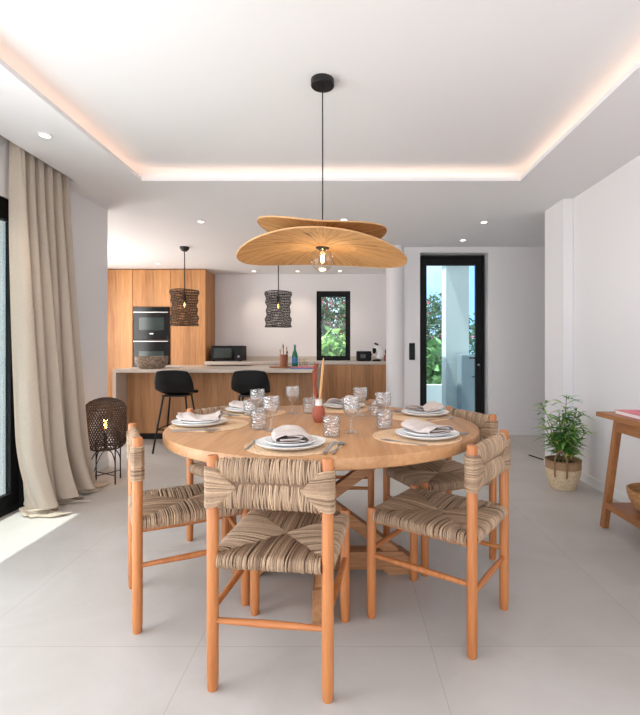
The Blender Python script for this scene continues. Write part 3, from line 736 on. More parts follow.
# ------------------------------------------------------------ floor lamp
lx, ly = fl(105.5, 482)
t = thing('floor_lamp', 'dark woven bamboo lantern lamp on thin black legs beside the curtain', 'floor lamp', (lx, ly, 0))
LR = .158
lb, lt = .285, .705
def lprof(k):
    z = lerp(lb, lt, k)
    if k < .12: r = LR * math.sqrt(max(0, 1 - ((.12 - k) / .12) ** 2 * .55))
    elif k > .80: r = LR * math.sqrt(1 - .93 * ((k - .80) / .20) ** 2.0)
    else: r = LR
    return r, z
m = MB()
for sgn in (1, -1):
    for j in range(44):
        a0_ = 2 * PI * j / 44; pts = []
        for i in range(29):
            k = i / 28; r, z = lprof(k); a = a0_ + sgn * k * 1.5; r += .0016 * (1 if (i + j) % 2 else -1) * sgn
            pts.append((r * math.cos(a), r * math.sin(a), z))
        m.tube(pts, .0036, 4, sq=.5)
for k in (0, .03, .80, .85, .90, .94, .97, .99, 1):
    r, z = lprof(k); m.tube([(r * math.cos(2 * PI * j / 36), r * math.sin(2 * PI * j / 36), z) for j in range(36)], .005, 6, closed=True)
for i in range(18):
    r, z = lprof(.03 + .76 * i / 18); m.tube([(r * math.cos(2 * PI * j / 36), r * math.sin(2 * PI * j / 36), z) for j in range(36)], .0022, 4, closed=True)
m.build('lamp_shade', M['wicker'], t)
for k in range(4):
    a = PI / 4 + k * PI / 2 + .25; c_, s_ = math.cos(a), math.sin(a); R_ = .135
    g = MB().tube([(c_ * R_, s_ * R_, 0), (c_ * R_, s_ * R_, .33)], .0055, 8)
    g.tube(catmull([(c_ * R_, s_ * R_, .14), (c_ * R_ * .93, s_ * R_ * .93, .20), (c_ * R_ * .6, s_ * R_ * .6, .262), (0, 0, .278)], 5), .0045, 8)
    g.build('leg', M['black'], t)
    MB().tube([(c_ * R_, s_ * R_, .07), (0, 0, .07)], .004, 6).build('brace', M['black'], t)
MB().tube([(0, 0, .28), (0, 0, .42)], .015, 10).build('socket', M['black'], t)
bb = MB().lathe([(0, 0), (.014, .005), (.034, .05), (.038, .075), (.027, .10), (0, .112)], 20, (0, 0, .42)).build('bulb', M['clear'], t)
MB().lathe([(.001, .03), (.011, .035), (.011, .085), (.001, .09)], 10, (0, 0, .42)).build('filament', M['filament'], bb)
MB().tube(catmull([(0, 0, .28), (-.04, -.03, .2), (-.09, -.04, .05), (-.12, .02, .006), (-.2, .1, .006)], 5), .003, 6).build('cord', M['black'], t)
l = bpy.data.lights.new('lantern_glow', 'POINT'); l.energy = 4; l.color = (1, .58, .28); l.shadow_soft_size = .03
lo = bpy.data.objects.new('lantern_glow', l); C.objects.link(lo); lo.parent = t; lo.location = (0, 0, .56)

# ------------------------------------------------------------ dining table
TXc, TYc, TR, TZ = -.107, 2.31, .752, .75
dt = thing('dining_table', 'round oak dining table on a crossed timber trestle', 'table', (TXc, TYc, 0))
top = MB().lathe([(0, .703), (TR - .012, .703), (TR - .003, .708), (TR, .716), (TR, .742), (TR - .003, .748), (TR - .008, TZ), (0, TZ)], 128)
top.build('tabletop', M['table'], dt, bevel=0)
for ax in (0, 1):
    rz = ax * PI / 2
    def bm_(mb, name): 
        o = mb.build(name, M['base_wood'], dt, smooth=False, bevel=.004); o.rotation_euler = (0, 0, rz + .03); return o
    ln = .45; e = .0 if ax == 0 else .0006
    prof = [(-ln, .02), (-ln + .01, 0), (-ln + .13, 0), (-ln + .16, .025), (ln - .16, .025), (ln - .13, 0), (ln - .01, 0), (ln, .02), (ln, .07), (ln - .06, .115 - e), (-ln + .06, .115 - e), (-ln, .07)]
    m = MB(); n = len(prof); m.add([(x, -.04, z) for x, z in prof] + [(x, .04, z) for x, z in prof], [tuple(range(n)), tuple(range(2 * n - 1, n - 1, -1))] + [(i, n + i, n + (i + 1) % n, (i + 1) % n) for i in range(n)])
    bm_(m, 'foot')
    bm_(MB().box(-.55, .55, -.04, .04, .645, .7025), 'bearer')
    bm_(MB().beam((-.36, 0, .10), (.40, 0, .66), .06, .055), 'brace')
    bm_(MB().beam((.36, 0, .10), (-.40, 0, .66), .06, .055), 'brace')
o = MB().box(-.05, .05, -.05, .05, .11, .648).build('post', M['base_wood'], dt, smooth=False, bevel=.004)

# ------------------------------------------------------------ chairs
CW, CD, PR = .192, .432, .0195
SC1, SC2 = rgb(200, 170, 140)[:3], rgb(108, 82, 62)[:3]
def straw(r):
    return mixc(SC1, SC2, min(1, max(0, r.gauss(.42, .19))))
def rush_seat():
    r = random.Random(11); m = MB(); zt, rr_ = .447, .022
    cx_, cy_ = 0, CD * .5
    m.col = mixc(SC1, SC2, .9)
    a, bq = CW - .004, CD
    m.box(-a, a, .004, CD - .004, zt - .033, zt - .014)
    for side in range(4):
        if side % 2 == 0: half, dist = CW, CD / 2
        else: half, dist = CD / 2, CW
        lim = half - PR - .002; n = int(2 * lim / .0047)
        for i in range(n + 1):
            tt = -lim + 2 * lim * i / n + r.uniform(-.0007, .0007); k = abs(tt) / half
            s0 = max(.004, dist * k - .004)
            rad = .0025 * r.uniform(.8, 1.25); jz = r.uniform(-.0012, .0014)
            pts = []; bulge = .008 * (1 - k)
            for q_ in range(4):
                s = lerp(s0, dist, q_ / 4); pts.append((s, zt - .006 + .006 * (s / dist) ** 2 + bulge * math.sin(PI * q_ / 4) + jz - .004 * (1 - q_ / 3)))
            for q_ in range(7):
                an = PI / 2 - PI * q_ / 6; pts.append((dist + rr_ * math.cos(an) * .85, zt - rr_ + rr_ * math.sin(an) + jz))
            pts.append((max(s0, dist * .5), zt - 2 * rr_ + .004))
            m.col = straw(r); P = []
            lean = r.uniform(-.006, .006)
            for qi, (s, z) in enumerate(pts):
                t2 = tt + lean * (1 - qi / len(pts))
                x, y = (t2, s) if side == 0 else ((s, t2) if side == 1 else ((-t2, -s) if side == 2 else (-s, -t2)))
                P.append((x, y + cy_, z))
            m.tube(P, rad, 5, cap=False)
    return m
def rush_back():
    r = random.Random(12); m = MB()
    m.col = mixc(SC1, SC2, .9); m.box(-CW + .01, CW - .01, -.010, .010, .605, .755)
    lim = CW - PR - .001
    for zc, hh in ((.724, .040), (.643, .042)):
        n = int(2 * lim / .0047)
        for i in range(n + 1):
            x = -lim + 2 * lim * i / n + r.uniform(-.0008, .0008); m.col = straw(r); P = []
            sag = .006 * (x / lim) ** 2; hd = .017 + .004 * (1 - (x / lim) ** 2); ln = r.uniform(-.0055, .0055); h2 = hh * r.uniform(.96, 1.04)
            for q_ in range(14):
                an = 2 * PI * q_ / 14; P.append((x + ln * math.sin(an), hd * math.cos(an) * (1 if abs(math.sin(an)) < .8 else .9), zc - sag * .6 + h2 * math.sin(an)))
            m.tube(P, .0025 * r.uniform(.8, 1.3), 5, closed=True)
    for sx in (-1, 1):
        n = 30
        for i in range(n):
            k = i / (n - 1); z = lerp(.605, .735, k); inn = .058 * (1 - abs(k * 2 - 1)) ** .9 + .004; m.col = straw(r); P = []
            xo = CW + PR + .003; xi = CW - PR - inn - .004; jz = r.uniform(-.0018, .0018)
            path = [(xo, .012), (CW + .012, .0225), (CW - .005, .0235), (CW - PR, .0232), (lerp(xi, CW - PR, .4), .0232), (xi, .019), (xi - .002, .0), (xi, -.019), (lerp(xi, CW - PR, .4), -.0232), (CW - PR, -.0232), (CW - .005, -.0235), (CW + .012, -.0225), (xo, -.012)]
            for (x, y) in path:
                f = max(0, (CW - x) / .08); P.append((sx * x, y, z - (k - .5) * .05 * f + jz * (1 + y * 40)))
            m.tube(P, .0027 * r.uniform(.85, 1.2), 5, closed=True)
    return m
def make_chair(label):
    t = thing('dining_chair', label, 'chair', (0, 0, 0), 0, 'woven rush dining chairs around the table')
    rush_seat().build('seat', M['rush'], t, col=True); rush_back().build('backrest', M['rush'], t, col=True)
    for sx in (-1, 1):
        MB().lathe([(0, 0), (PR * .8, 0), (PR * .9, .006), (PR, .05), (PR, .764), (PR * .85, .771), (0, .772)], 24, (sx * CW, 0, 0)).build('leg', M['post'], t)
        MB().lathe([(0, 0), (PR * .8, 0), (PR * .9, .006), (PR, .05), (PR, .452), (PR * .85, .459), (0, .460)], 24, (sx * CW, CD, 0)).build('leg', M['post'], t)
        MB().tube([(sx * CW, .01, .262), (sx * CW, CD / 2, .262), (sx * CW, CD - .01, .262)], [.009, .0125, .009], 12).build('stretcher', M['post'], t)
        MB().tube([(sx * CW, .01, .406), (sx * CW, CD - .01, .406)], .009, 10).build('seat_rail', M['post'], t)
    for y, z in ((0, .228), (CD, .285)):
        MB().tube([(-CW + .01, y, z), (0, y, z), (CW - .01, y, z)], [.009, .0125, .009], 12).build('stretcher', M['stret'], t)
    return t
def face(v): return math.atan2(-v[0], v[1])
chairs = []
L_, R_ = fl(212, 689), fl(328.5, 700.5)
rc = ((L_[0] + R_[0]) / 2, (L_[1] + R_[1]) / 2); d = (-(R_[1] - L_[1]), R_[0] - L_[0])
chairs.append((rc, d, 'rush and wood dining chair nearest the camera, its woven back facing us'))
a, b_ = fl(139.8, 630.5), fl(130.6, 589); chairs.append((((a[0] + b_[0]) / 2, (a[1] + b_[1]) / 2), (.89, .46), 'rush dining chair at the left of the table, nearest the curtain'))
a, b_ = fl(472, 656.5), fl(505, 609.5); chairs.append((((a[0] + b_[0]) / 2 - .002, (a[1] + b_[1]) / 2), (-.812, .583), 'rush dining chair at the front right of the table, facing away to the left'))
a = fl(490.5, 562); chairs.append(((a[0] - .40 * CW + .022, a[1] + .92 * CW + .035), (-.915, -.41), 'rush dining chair at the rear right, towards the glass door'))
a = fl(190, 540.5); chairs.append(((a[0] + .67 * CW, a[1] + .74 * CW), (.74, -.67), 'rush dining chair at the rear left, in front of the left bar stool'))
chairs.append(((-.01, 3.2), (-.06, -1), 'rush dining chair on the far side of the table, mostly hidden behind it'))
c0 = None
for (x, y), d, lab in chairs:
    if c0 is None: c0 = make_chair(lab); c0.location = (x, y, 0); c0.rotation_euler = (0, 0, face(d))
    else: dup(c0, None, (x, y, 0), face(d), lab)

# ------------------------------------------------------------ place settings
def make_mat():
    r = random.Random(5); m = MB(); rings = 15; R0 = .186; n = 120
    ma, mb_ = rgb(232, 204, 170)[:3], rgb(196, 152, 112)[:3]
    idx = []
    for i in range(rings * 3 + 1):
        k = i / (rings * 3); row = []
        for j in range(n):
            a = 2 * PI * j / n; rr_ = R0 * k * (1 + (.012 * math.sin(a * 30) if k > .97 else 0) + (.01 * math.sin(a * 3 + 1) * k))
            z = .0025 + (.0022 if i % 3 else 0) + .0008 * math.sin(a * 60 + (i // 3) * 1.7) * k
            if i == rings * 3: z = .0005
            m.col = mixc(ma, mb_, (0.75 if i % 3 == 0 else .25) + r.uniform(-.22, .22)); m.add([(rr_ * math.cos(a), rr_ * math.sin(a), z)], [])
    for i in range(rings * 3):
        for j in range(n): m.f.append((i * n + j, i * n + (j + 1) % n, (i + 1) * n + (j + 1) % n, (i + 1) * n + j))
    o = len(m.v); m.add([(R0 * math.cos(2 * PI * j / n) * .99, R0 * math.sin(2 * PI * j / n) * .99, 0) for j in range(n)], [tuple(range(n))[::-1]])
    for j in range(n): m.f.append((rings * 3 * n + j, rings * 3 * n + (j + 1) % n, o + (j + 1) % n, o + j))
    return m
def plate(r, h):
    return MB().lathe([(0, 0), (r * .6, 0), (r * .66, .002), (r * .93, h * .55), (r, h * .93), (r * .995, h), (r * .975, h), (r * .90, h * .72), (r * .66, h * .45), (r * .6, h * .42), (0, h * .42)], 64)
def make_napkin(seed):
    r = random.Random(seed); p1, p2, p3 = r.uniform(0, 6), r.uniform(0, 6), r.uniform(.6, 1.2)
    ctl = [(.068, 0, .003), (.060, 0, .018), (.030, 0, .034), (-.02, 0, .036), (-.054, 0, .026), (-.064, 0, .008), (-.050, 0, .004), (.03, 0, .005), (.044, 0, .010), (-.035, 0, .012), (-.046, 0, .017), (.03, 0, .019), (.036, 0, .025), (-.02, 0, .028)]
    line = catmull(ctl, 8)
    def prof(k):   # folded section under one arching layer, k 0..1
        q_ = line[min(len(line) - 1, int(round(k * (len(line) - 1))))]; return q_.x, q_.z
    def fn(u, v):
        x, z = prof(v); L_ = .20
        y = (u - .5) * L_ * (1 + .03 * math.sin(v * 9 + p1)); e = abs(u - .5) * 2
        x *= 1 + .12 * math.sin(u * 5 + p2) + .05 * math.sin(u * 14 + v * 6)
        z *= .88 - .26 * math.sin(PI * u) + .10 * math.sin(u * 11 + p1)
        z += .004 * math.sin(u * 17 + v * 12 + p3) * (z / .03)
        x += .010 * math.sin(u * 4 + p1)
        y += .004 * math.sin(v * 60) * e ** 6
        z = max(.0015, z + .001) - .0095 * max(0, 1 - (x * x + y * y) / .0081)
        return (x, y, z)
    return MB().grid(fn, 36, 104)
def fork():
    m = MB(); pts = [(-.0035, -.10), (-.006, -.08), (-.003, -.02), (-.003, .03), (-.010, .048), (-.0115, .06), (.0115, .06), (.010, .048), (.003, .03), (.003, -.02), (.006, -.08), (.0035, -.10)]
    m.extrude(pts, .001, .0028)
    for k in range(4):
        x = -.0098 + k * .0065; m.box(x - .0016, x + .0016, .06, .095, .001, .0026)
    return m
def knife(): return MB().extrude([(-.004, -.105), (-.007, -.09), (-.006, 0), (-.004, .01), (-.008, .02), (-.009, .07), (-.004, .11), (.005, .115), (.006, .02), (.004, .01), (.006, 0), (.007, -.09), (.004, -.105)], .001, .0032)
def spoon():
    m = MB().extrude([(-.0035, -.10), (-.006, -.08), (-.0028, -.02), (-.0028, .05), (.0028, .05), (.0028, -.02), (.006, -.08), (.0035, -.10)], .0012, .003)
    m.grid(lambda u, v: ((u - .5) * .040 * math.sin(PI * min(.98, max(.02, v))) ** .6, .045 + .055 * v, .0045 - .003 * math.sin(PI * u) * math.sin(PI * v)), 10, 12); return m
def goblet():
    o = [(0, .0), (.031, 0), (.032, .003), (.010, .008), (.0055, .014), (.005, .05), (.008, .062), (.022, .076), (.034, .095), (.0375, .115), (.0375, .155)]
    i = [(.0355, .155), (.0352, .115), (.032, .097), (.021, .081), (.006, .070), (0, .068)]
    return MB().lathe(o + i, 40, wob=lambda t, k: 1 + (.018 * math.cos(t * 12) if 6 < k < 11 else 0))
def tumbler():
    o = [(0, 0), (.034, 0), (.036, .004), (.0375, .086)]; i = [(.0352, .086), (.0335, .012), (0, .010)]
    oo = [(0, 0), (.034, 0), (.036, .004)] + [(.036 + .0015 * k / 8, .004 + .082 * k / 8) for k in range(1, 9)]
    return MB().lathe(oo + i, 48, wob=lambda t, k: 1 + (.02 * math.cos(t * 14 + (k % 2) * PI) if 2 < k < 10 else 0))
protos = {}
def put(name, mk, mat, loc, rz, label, cat, group, col=False, smooth=True, solid=0):
    key = name if name != 'napkin' else (name, mk)
    if key in protos:
        o = dup(protos[key], None, loc, rz, label)
    else:
        o = (mk() if not isinstance(mk, int) else make_napkin(mk)).build(name, mat, loc=loc, rot=rz, col=col, smooth=smooth, solid=solid); tag(o, label, cat, group); protos[key] = o
    return o
sets = [  # px, py of plate centre, phrase
    (291, 443.5, 'at the nearest place setting', 1, .25), (427, 434.5, 'at the front right place setting', 2, -.35), (429.5, 412.8, 'at the rear right place setting', 3, .3),
    (344, 405.8, 'at the far place setting behind the vase', 4, -.5), (246, 409.3, 'at the rear left place setting', 5, .3), (200, 422.5, 'at the left place setting', 6, .0)]
LIFT = 2.5e-4
for k, (px, py, ph, seed, tw) in enumerate(sets):
    x, y = fl(px, py, .765)
    dx, dy_ = TXc - x, TYc - y; dd = math.hypot(dx, dy_)
    if dd > .60: x, y = TXc - dx * .60 / dd, TYc - dy_ * .60 / dd; dd = .60
    rz = face((dx, dy_)); ln = math.hypot(dx, dy_)
    ca, sa = math.cos(rz), math.sin(rz)
    def loc(u, v, z): return (x + u * ca - v * sa, y + u * sa + v * ca, z)
    mz = TZ + .0002
    put('placemat', make_mat, M['mat'], loc(0, max(.028, dd - .552), mz), rz, 'round natural raffia placemat ' + ph, 'placemat', 'round raffia placemats', col=True)
    pz = mz + .0052
    put('dinner_plate', lambda: plate(.131, .021), M['china'], loc(0, 0, pz), 0, 'large white dinner plate ' + ph + ', under the smaller plate', 'plate', 'white dinner plates')
    pz2 = pz + .0092
    put('side_plate', lambda: plate(.098, .018), M['china'], loc(0, 0, pz2 + .0005), 0, 'small white plate holding a napkin ' + ph, 'plate', 'small white plates')
    put('napkin', seed, M['napkin'], loc(0, .0, pz2 + .0190), rz + tw + (0 if k in (0,) else 0), 'crumpled pinkish beige folded napkin ' + ph, 'napkin', 'folded linen napkins', solid=.002)
    put('fork', fork, M['cutlery'], loc(-.158, .01, mz + .0045), rz + .12, 'silver fork left of the plate ' + ph, 'fork', 'forks', smooth=False)
    put('knife', knife, M['cutlery'], loc(.148, 0, mz + .0045), rz, 'silver knife right of the plate ' + ph, 'knife', 'knives', smooth=False)
    put('spoon', spoon, M['cutlery'], loc(.178, .0, mz + .0045), rz - .0, 'silver spoon outside the knife ' + ph, 'spoon', 'spoons')
gl = [(271.2, 430.5, 'in front of the left tumblers'), (292.5, 413.5, 'standing alone left of the vase, before the oak island'), (360.5, 415.5, 'behind right of the vase'), (351, 432.5, 'right of the front tumbler and the vase'), (257.5, 418.6, 'standing rearmost in the left glass cluster'), (383.3, 424, 'standing behind the right tumbler near the rear right plate')]
for px, py, ph in gl:
    x, y = fl(px, py, TZ); put('wine_goblet', goblet, M['glass'], (x, y, TZ + .0002), 0, 'cut glass stemmed goblet ' + ph, 'wine glass', 'cut glass goblets')
tb = [(331.3, 436.5, 'in front of the terracotta vase'), (309.5, 412.8, 'just left of the terracotta vase'), (258.6, 429.0, 'largest looking of the left cluster, left of a goblet'), (250.3, 416.3, 'at the far left of the left glass cluster'), (384.4, 428.5, 'nearest in the right glass cluster'), (377.8, 416.8, 'rear left one of the right glass cluster')]
for px, py, ph in tb:
    x, y = fl(px, py, TZ); put('tumbler', tumbler, M['glass'], (x, y, TZ + (.0056 if 'rear left' in ph or 'far left' in ph else .0002)), 0, 'cut glass tumbler ' + ph, 'drinking glass', 'cut glass tumblers')
# vase
vx, vy = fl(318.8, 422.3, TZ)
t = thing('vase', 'small egg-shaped terracotta vase with white neck at the table centre', 'vase', (vx, vy, TZ + .0002))
MB().lathe([(0, 0), (.018, 0), (.029, .015), (.034, .04), (.031, .065), (.021, .083), (.0185, .0855), (0, .0855)], 32).build('body', M['terra'], t)
MB().lathe([(.0187, .0856), (.0165, .093), (.0175, .113), (.0205, .117), (.018, .117), (.0145, .112), (.0145, .093), (.016, .0856)], 28, close=True).build('neck', M['white'], t)
r = random.Random(3)
m = MB().tube([(-.006, 0, .087), (-.012, .002, .15)], .0022, 6)
axis = catmull([(-.010, .002, .12), (-.020, .003, .18), (-.020, .004, .24), (-.010, .004, .292)], 5)
m.tube(axis, [.004] + [.009 + .002 * math.sin(i) for i in range(len(axis) - 2)] + [.002], 8)
for _ in range(420):
    i = r.randrange(len(axis) - 1); p = axis[i].lerp(axis[i + 1], r.random()); a = r.uniform(0, 6.28); d = Vector((math.cos(a) * .014, math.sin(a) * .014, .013)) * r.uniform(.6, 1.1)
    m.tube([p, p + d], [.0018, .0006], 3)
o = m.build('dried_plume', M['pampas'], loc=(vx - .001, vy + .002, TZ)); tag(o, 'reddish brown dried plume standing in the terracotta vase', 'dried flower', 'dried stems in the vase')
m = MB().tube(catmull([(.004, -.002, .087), (.010, 0, .16), (.017, 0, .24), (.024, 0, .325)], 5), [.0065] * 4 + [.0075] * 6 + [.0065] * 3 + [.005] * 2 + [.002], 10)
o = m.build('dried_stalk', M['straw'], loc=(vx, vy, TZ)); tag(o, 'pale tan dried reed standing tall in the terracotta vase', 'dried flower', 'dried stems in the vase')

# ------------------------------------------------------------ raffia lamp
lx, ly = at(322.5, 2.445), 2.445
t = thing('raffia_pendant_lamp', 'large double-disc raffia pendant lamp hanging over the dining table', 'pendant lamp', (lx, ly, 0))
MB().lathe([(0, RZ), (.061, RZ), (.062, RZ - .003), (.062, RZ - .032), (.058, RZ - .036), (0, RZ - .036)], 40).build('ceiling_cap', M['black'], t)
MB().tube([(0, 0, RZ - .036), (.001, 0, 2.1), (0, 0, 1.725)], .0035, 8).build('cable', M['black'], t)
def disc(R, zf, seed, th=.004):
    r = random.Random(seed); m = MB(); n = 360; k = 22
    c1, c2, c3 = rgb(228, 186, 130)[:3], rgb(198, 148, 92)[:3], rgb(120, 78, 42)[:3]
    base = [r.random() for _ in range(n)]
    for sgn in (1, -1):
        for i in range(k + 1):
            q_ = i / k; rr_ = R * (.02 + .98 * q_)
            for j in range(n):
                a = 2 * PI * j / n; x, y = rr_ * math.cos(a), rr_ * math.sin(a)
                if r.random() < .12: base[j] = r.random()
                cc = mixc(c1, c2, base[j])
                if base[j] > .93 and q_ < .75: cc = mixc(cc, c3, .7)
                m.col = cc; m.add([(x, y, zf(x, y) + sgn * th / 2 + (.0012 if j % 3 == 0 else 0) * sgn)], [])
        o = 0 if sgn == 1 else (k + 1) * n
        for i in range(k):
            for j in range(n):
                f = (o + i * n + j, o + i * n + (j + 1) % n, o + (i + 1) * n + (j + 1) % n, o + (i + 1) * n + j)
                m.f.append(f if sgn == 1 else f[::-1])
    o2 = (k + 1) * n
    for j in range(n):
        m.f.append((k * n + j, k * n + (j + 1) % n, o2 + k * n + (j + 1) % n, o2 + k * n + j))
    return m
R1 = .44
zf1 = lambda x, y: 1.671 - .008 * math.sin(x / R1 * PI * .5) - .084 * abs(x / R1) ** 2.0 - .012 * (1 - min(1, math.hypot(x, y) / .15)) - .02 * (y / R1) ** 2
R2 = .335
zf2 = lambda x, y: 1.718 + .047 * abs(x / R2) ** 1.6 - .022 * x / R2 - .01 * (y / R2) ** 2
def rimtube(R, zf): return MB().tube([(R * math.cos(2 * PI * j / 120), R * math.sin(2 * PI * j / 120), zf(R * math.cos(2 * PI * j / 120), R * math.sin(2 * PI * j / 120))) for j in range(120)], .0045, 6, closed=True)
lo_ = disc(R1, zf1, 1).build('lower_shade', M['raffia'], t, col=True); rimtube(R1 + .003, zf1).build('rim', M['straw'], lo_)
up_ = disc(R2, zf2, 2).build('upper_shade', M['raffia'], t, col=True); rimtube(R2 + .003, zf2).build('rim', M['straw'], up_)
MB().lathe([(0, 1.725), (.02, 1.725), (.022, 1.675), (.036, 1.662), (.036, 1.655), (.018, 1.652), (.018, 1.660 - .015), (0, 1.645)], 24).build('socket', M['black'], t)
bb = MB().lathe([(.012, 1.6445), (.014, 1.643)] + [(.062 * math.sin(a), 1.594 + .062 * math.cos(a)) for a in [.5 + (PI - .5) * i / 14 for i in range(14)]] + [(0, 1.532)], 32).build('bulb', M['clear'], t)
MB().lathe([(.001, 1.622), (.008, 1.618), (.010, 1.602), (.007, 1.582), (.001, 1.578)], 12).build('filament', M['filament_big'], bb)
l = bpy.data.lights.new('bulb_glow', 'POINT'); l.energy = 2.2; l.color = (1, .78, .52); l.shadow_soft_size = .05
lo = bpy.data.objects.new('bulb_glow', l); C.objects.link(lo); lo.parent = t; lo.location = (0, 0, 1.50)

# ------------------------------------------------------------ potted plant
pcx, pcy = fl(563, 487.5)
t = thing('potted_plant', 'leafy green bamboo-like plant in a two-tone woven basket by the white wall', 'potted plant', (pcx, pcy, 0))
r = random.Random(21); m = MB(); n = 64
b1, b2 = rgb(232, 212, 180)[:3], rgb(204, 174, 136)[:3]; d1 = rgb(160, 124, 92)[:3]
bp_ = [(.0, .0), (.088, .0), (.10, .008), (.118, .05), (.130, .11), (.133, .165), (.130, .225)]
rows = []
for i in range(46):
    k = i / 45; z = .225 * k
    rr_ = .092 + .041 * math.sin(min(1, k * 1.25) * PI / 2)
    rows.append((rr_ + (.0022 if i % 2 else 0), z))
vs = []
for i, (rr_, z) in enumerate(rows):
    for j in range(n):
        a = 2 * PI * j / n; q_ = rr_ + .0018 * math.sin(a * 26 + (i // 2) * PI)
        m.col = mixc(b1, b2, r.random()) if i < 33 else mixc(d1, b2, r.random() * .3); m.add([(q_ * math.cos(a), q_ * math.sin(a), z)], [])
for i in range(45):
    for j in range(n): m.f.append((i * n + j, i * n + (j + 1) % n, (i + 1) * n + (j + 1) % n, (i + 1) * n + j))
m.f.append(tuple(range(n))[::-1])
m.build('basket', M['basket'], t, col=True)
MB().lathe([(.122, .224), (.137, .224), (.138, .230), (.124, .232)], 48, close=True).build('basket_rim', M['jute'], t)
MB().lathe([(0, .195), (.126, .195), (.126, .19), (0, .19)], 32).build('soil', M['soil'], t)
for a in (-2.12, 1.02):
    pts = []
    for (da, z, e) in [(-.30, .11, .006), (-.31, .19, .009), (-.28, .26, .008), (-.14, .305, .004), (.0, .318, .0), (.14, .305, .004), (.28, .26, .008), (.31, .19, .009), (.30, .11, .006)]:
        R_ = .137 + e; pts.append((R_ * math.cos(a + da), R_ * math.sin(a + da), z))
    MB().tube(catmull(pts, 4), .0075, 8).build('handle', M['jute'], t)
st = MB(); lf = MB(); r = random.Random(33)
LG1, LG2, LG3 = rgb(60, 118, 52)[:3], rgb(142, 194, 98)[:3], rgb(204, 216, 104)[:3]
tips = [((.01, 0), .56 + .0, (.03, 0)), ((-.05, .02), .50, (-.17, .02)), ((.05, 0), .46, (.11, -.01)), ((.02, .03), .44, (.06, .07)), ((-.02, -.02), .40, (-.06, -.05)),
        ((.06, .02), .38, (.13, .03)), ((-.04, .03), .34, (-.10, .06)), ((.03, -.04), .34, (.07, -.07)), ((-.06, 0), .30, (-.16, -.03)), ((.0, .02), .42, (-.01, .05)), ((.07, -.02), .27, (.17, -.03)),
        ((-.01, -.05), .28, (-.02, -.11)), ((.04, .0), .30, (.03, -.03))]
def leaf(m, p, d, l, wd, col):
    d = d.normalized(); sd = d.cross(Vector((0, 0, 1)))
    if sd.length < .1: sd = Vector((1, 0, 0))
    sd = sd.normalized(); up = sd.cross(d); m.col = col; vs = []; fs = []
    for i in range(6):
        k = i / 5; w_ = wd * math.sin(PI * min(.97, max(.06, k)) ** .8) * .5; c_ = p + d * l * k + Vector((0, 0, -.35 * l * k * k)); vs += [c_ - sd * w_ + up * w_ * .3, c_, c_ + sd * w_ + up * w_ * .3]
    for i in range(5):
        fs += [(i * 3, i * 3 + 1, i * 3 + 4, i * 3 + 3), (i * 3 + 1, i * 3 + 2, i * 3 + 5, i * 3 + 4)]
    m.add(vs, fs)
for (bx_, by_), h, (tx, ty2) in tips:
    ax = catmull([(bx_ * .5, by_ * .5, .19), (bx_, by_, .19 + h * .45), (tx, ty2, .19 + h)], 8)
    st.tube(ax, .0028, 6)
    n_ = int(h * 46)
    for i in range(n_):
        k = .3 + .7 * (i / n_); p = ax[min(len(ax) - 1, int(k * (len(ax) - 1)))]
        if h > .48 and .52 < k < .80: continue
        a = i * 2.4 + r.uniform(-.4, .4); sp = r.uniform(.4, .9)
        br = Vector((math.cos(a), math.sin(a), r.uniform(.1, .6)))
        q0 = p + br.normalized() * r.uniform(.005, .045)
        st.tube([p, q0], .0012, 4)
        for q_ in range(3):
            d = Vector((math.cos(a + (q_ - 1) * .7), math.sin(a + (q_ - 1) * .7), r.uniform(-.1, .9)))
            c_ = mixc(LG1, LG2, r.random()) if r.random() > .13 else LG3
            leaf(lf, q0, d, r.uniform(.07, .13), r.uniform(.017, .026), c_)
st.build('stems', M['bark'], t); lf.build('foliage', M['leafm'], t, col=True)

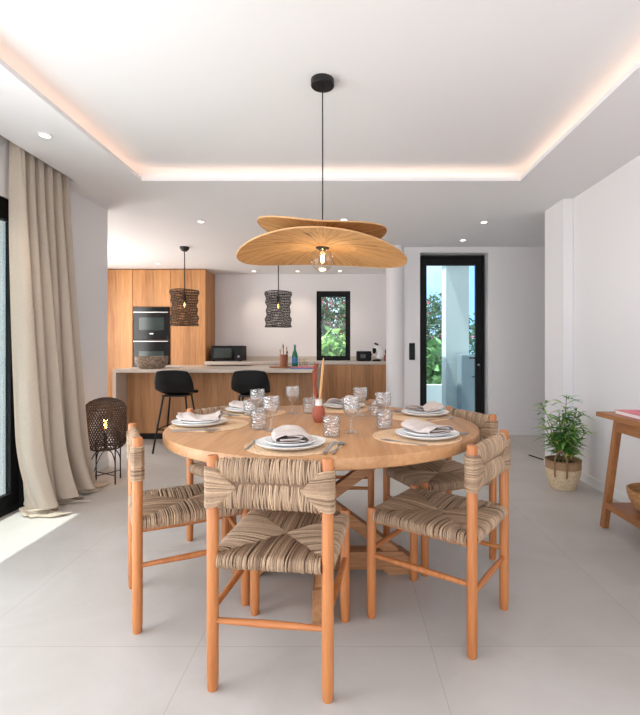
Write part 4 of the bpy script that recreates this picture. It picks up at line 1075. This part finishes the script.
# ------------------------------------------------------------ console table
ct = thing('console_table', 'teak console table with splayed legs and lower shelf against the white wall', 'console table', (1.79, 2.2, 0))
def cp(mb, name, mat, par=ct, **k):
    o = mb.build(name, mat, par, smooth=False, **k)
    if par is ct: o.location = (-1.79, -2.2, 0)
    return o
cx0, cx1, cy0, cy1 = 1.60, 1.985, 1.25, 2.935
cp(B(cx0, cx1, cy0, cy1, .693, .722), 'tabletop', M['teak'], bevel=.003)
for x in (1.613, 1.95): cp(B(x, x + .022, cy0 + .17, cy1 - .17, .628, .692), 'apron', M['teak'], bevel=.002)
for x in (1.612, 1.925):
    for (yb, yt, ) in ((2.895, 2.745), (1.29, 1.44)):
        m = MB(); hw = .021
        m.add([(x + i * .038, (yb if z < .1 else yt) + s * hw, z) for z in (0, .692) for s in (-1, 1) for i in (0, 1)], [(0, 2, 3, 1), (4, 5, 7, 6), (0, 1, 5, 4), (1, 3, 7, 5), (3, 2, 6, 7), (2, 0, 4, 6)])
        cp(m, 'leg', M['teakleg'], bevel=.004)
cp(B(1.6, 1.98, 1.37, 2.82, .14, .18), 'shelf', M['teak'], bevel=.003)
m = MB(); r = random.Random(8); rows = []
W1, W2 = rgb(196, 146, 96)[:3], rgb(140, 92, 52)[:3]
o_, n = [], 56
pr = []
for i in range(24):
    k = i / 23; pr.append((.085 + .085 * math.sin(k * PI / 2) ** .8 + (.0022 if i % 2 else 0), .135 * k ** 1.2))
pr += [(.162, .137)] + [(x - .010, max(.012, z)) for x, z in pr[::-1] if z > 0]
for i, (rr_, z) in enumerate(pr):
    for j in range(n):
        a = 2 * PI * j / n; m.col = mixc(W1, W2, r.random() * .8); q_ = rr_ + .0015 * math.sin(a * 22 + i * PI); m.add([(q_ * math.cos(a), q_ * math.sin(a), z)], [])
for i in range(len(pr) - 1):
    for j in range(n): m.f.append((i * n + j, i * n + (j + 1) % n, (i + 1) * n + (j + 1) % n, (i + 1) * n + j))
m.f.append(tuple(range(n))[::-1]); m.f.append(tuple((len(pr) - 1) * n + j for j in range(n)))
o = m.build('woven_bowl', M['basket'], col=True, loc=(1.79, 2.60, .1802)); tag(o, 'woven brown rattan bowl on the lower shelf of the console', 'bowl')
t = thing('picture_book', 'pink-covered coffee table book on top of the teak console', 'book', (1.785, 2.665, .7222), -.05)
B(-.125, .125, -.165, .165, .0025, .0215).build('pages', M['page'], t, smooth=False)
B(-.13, .13, -.17, .17, 0, .0024).build('cover', M['pink'], t, smooth=False)
B(-.13, .13, -.17, .17, .0216, .024).build('cover', M['pink'], t, smooth=False)
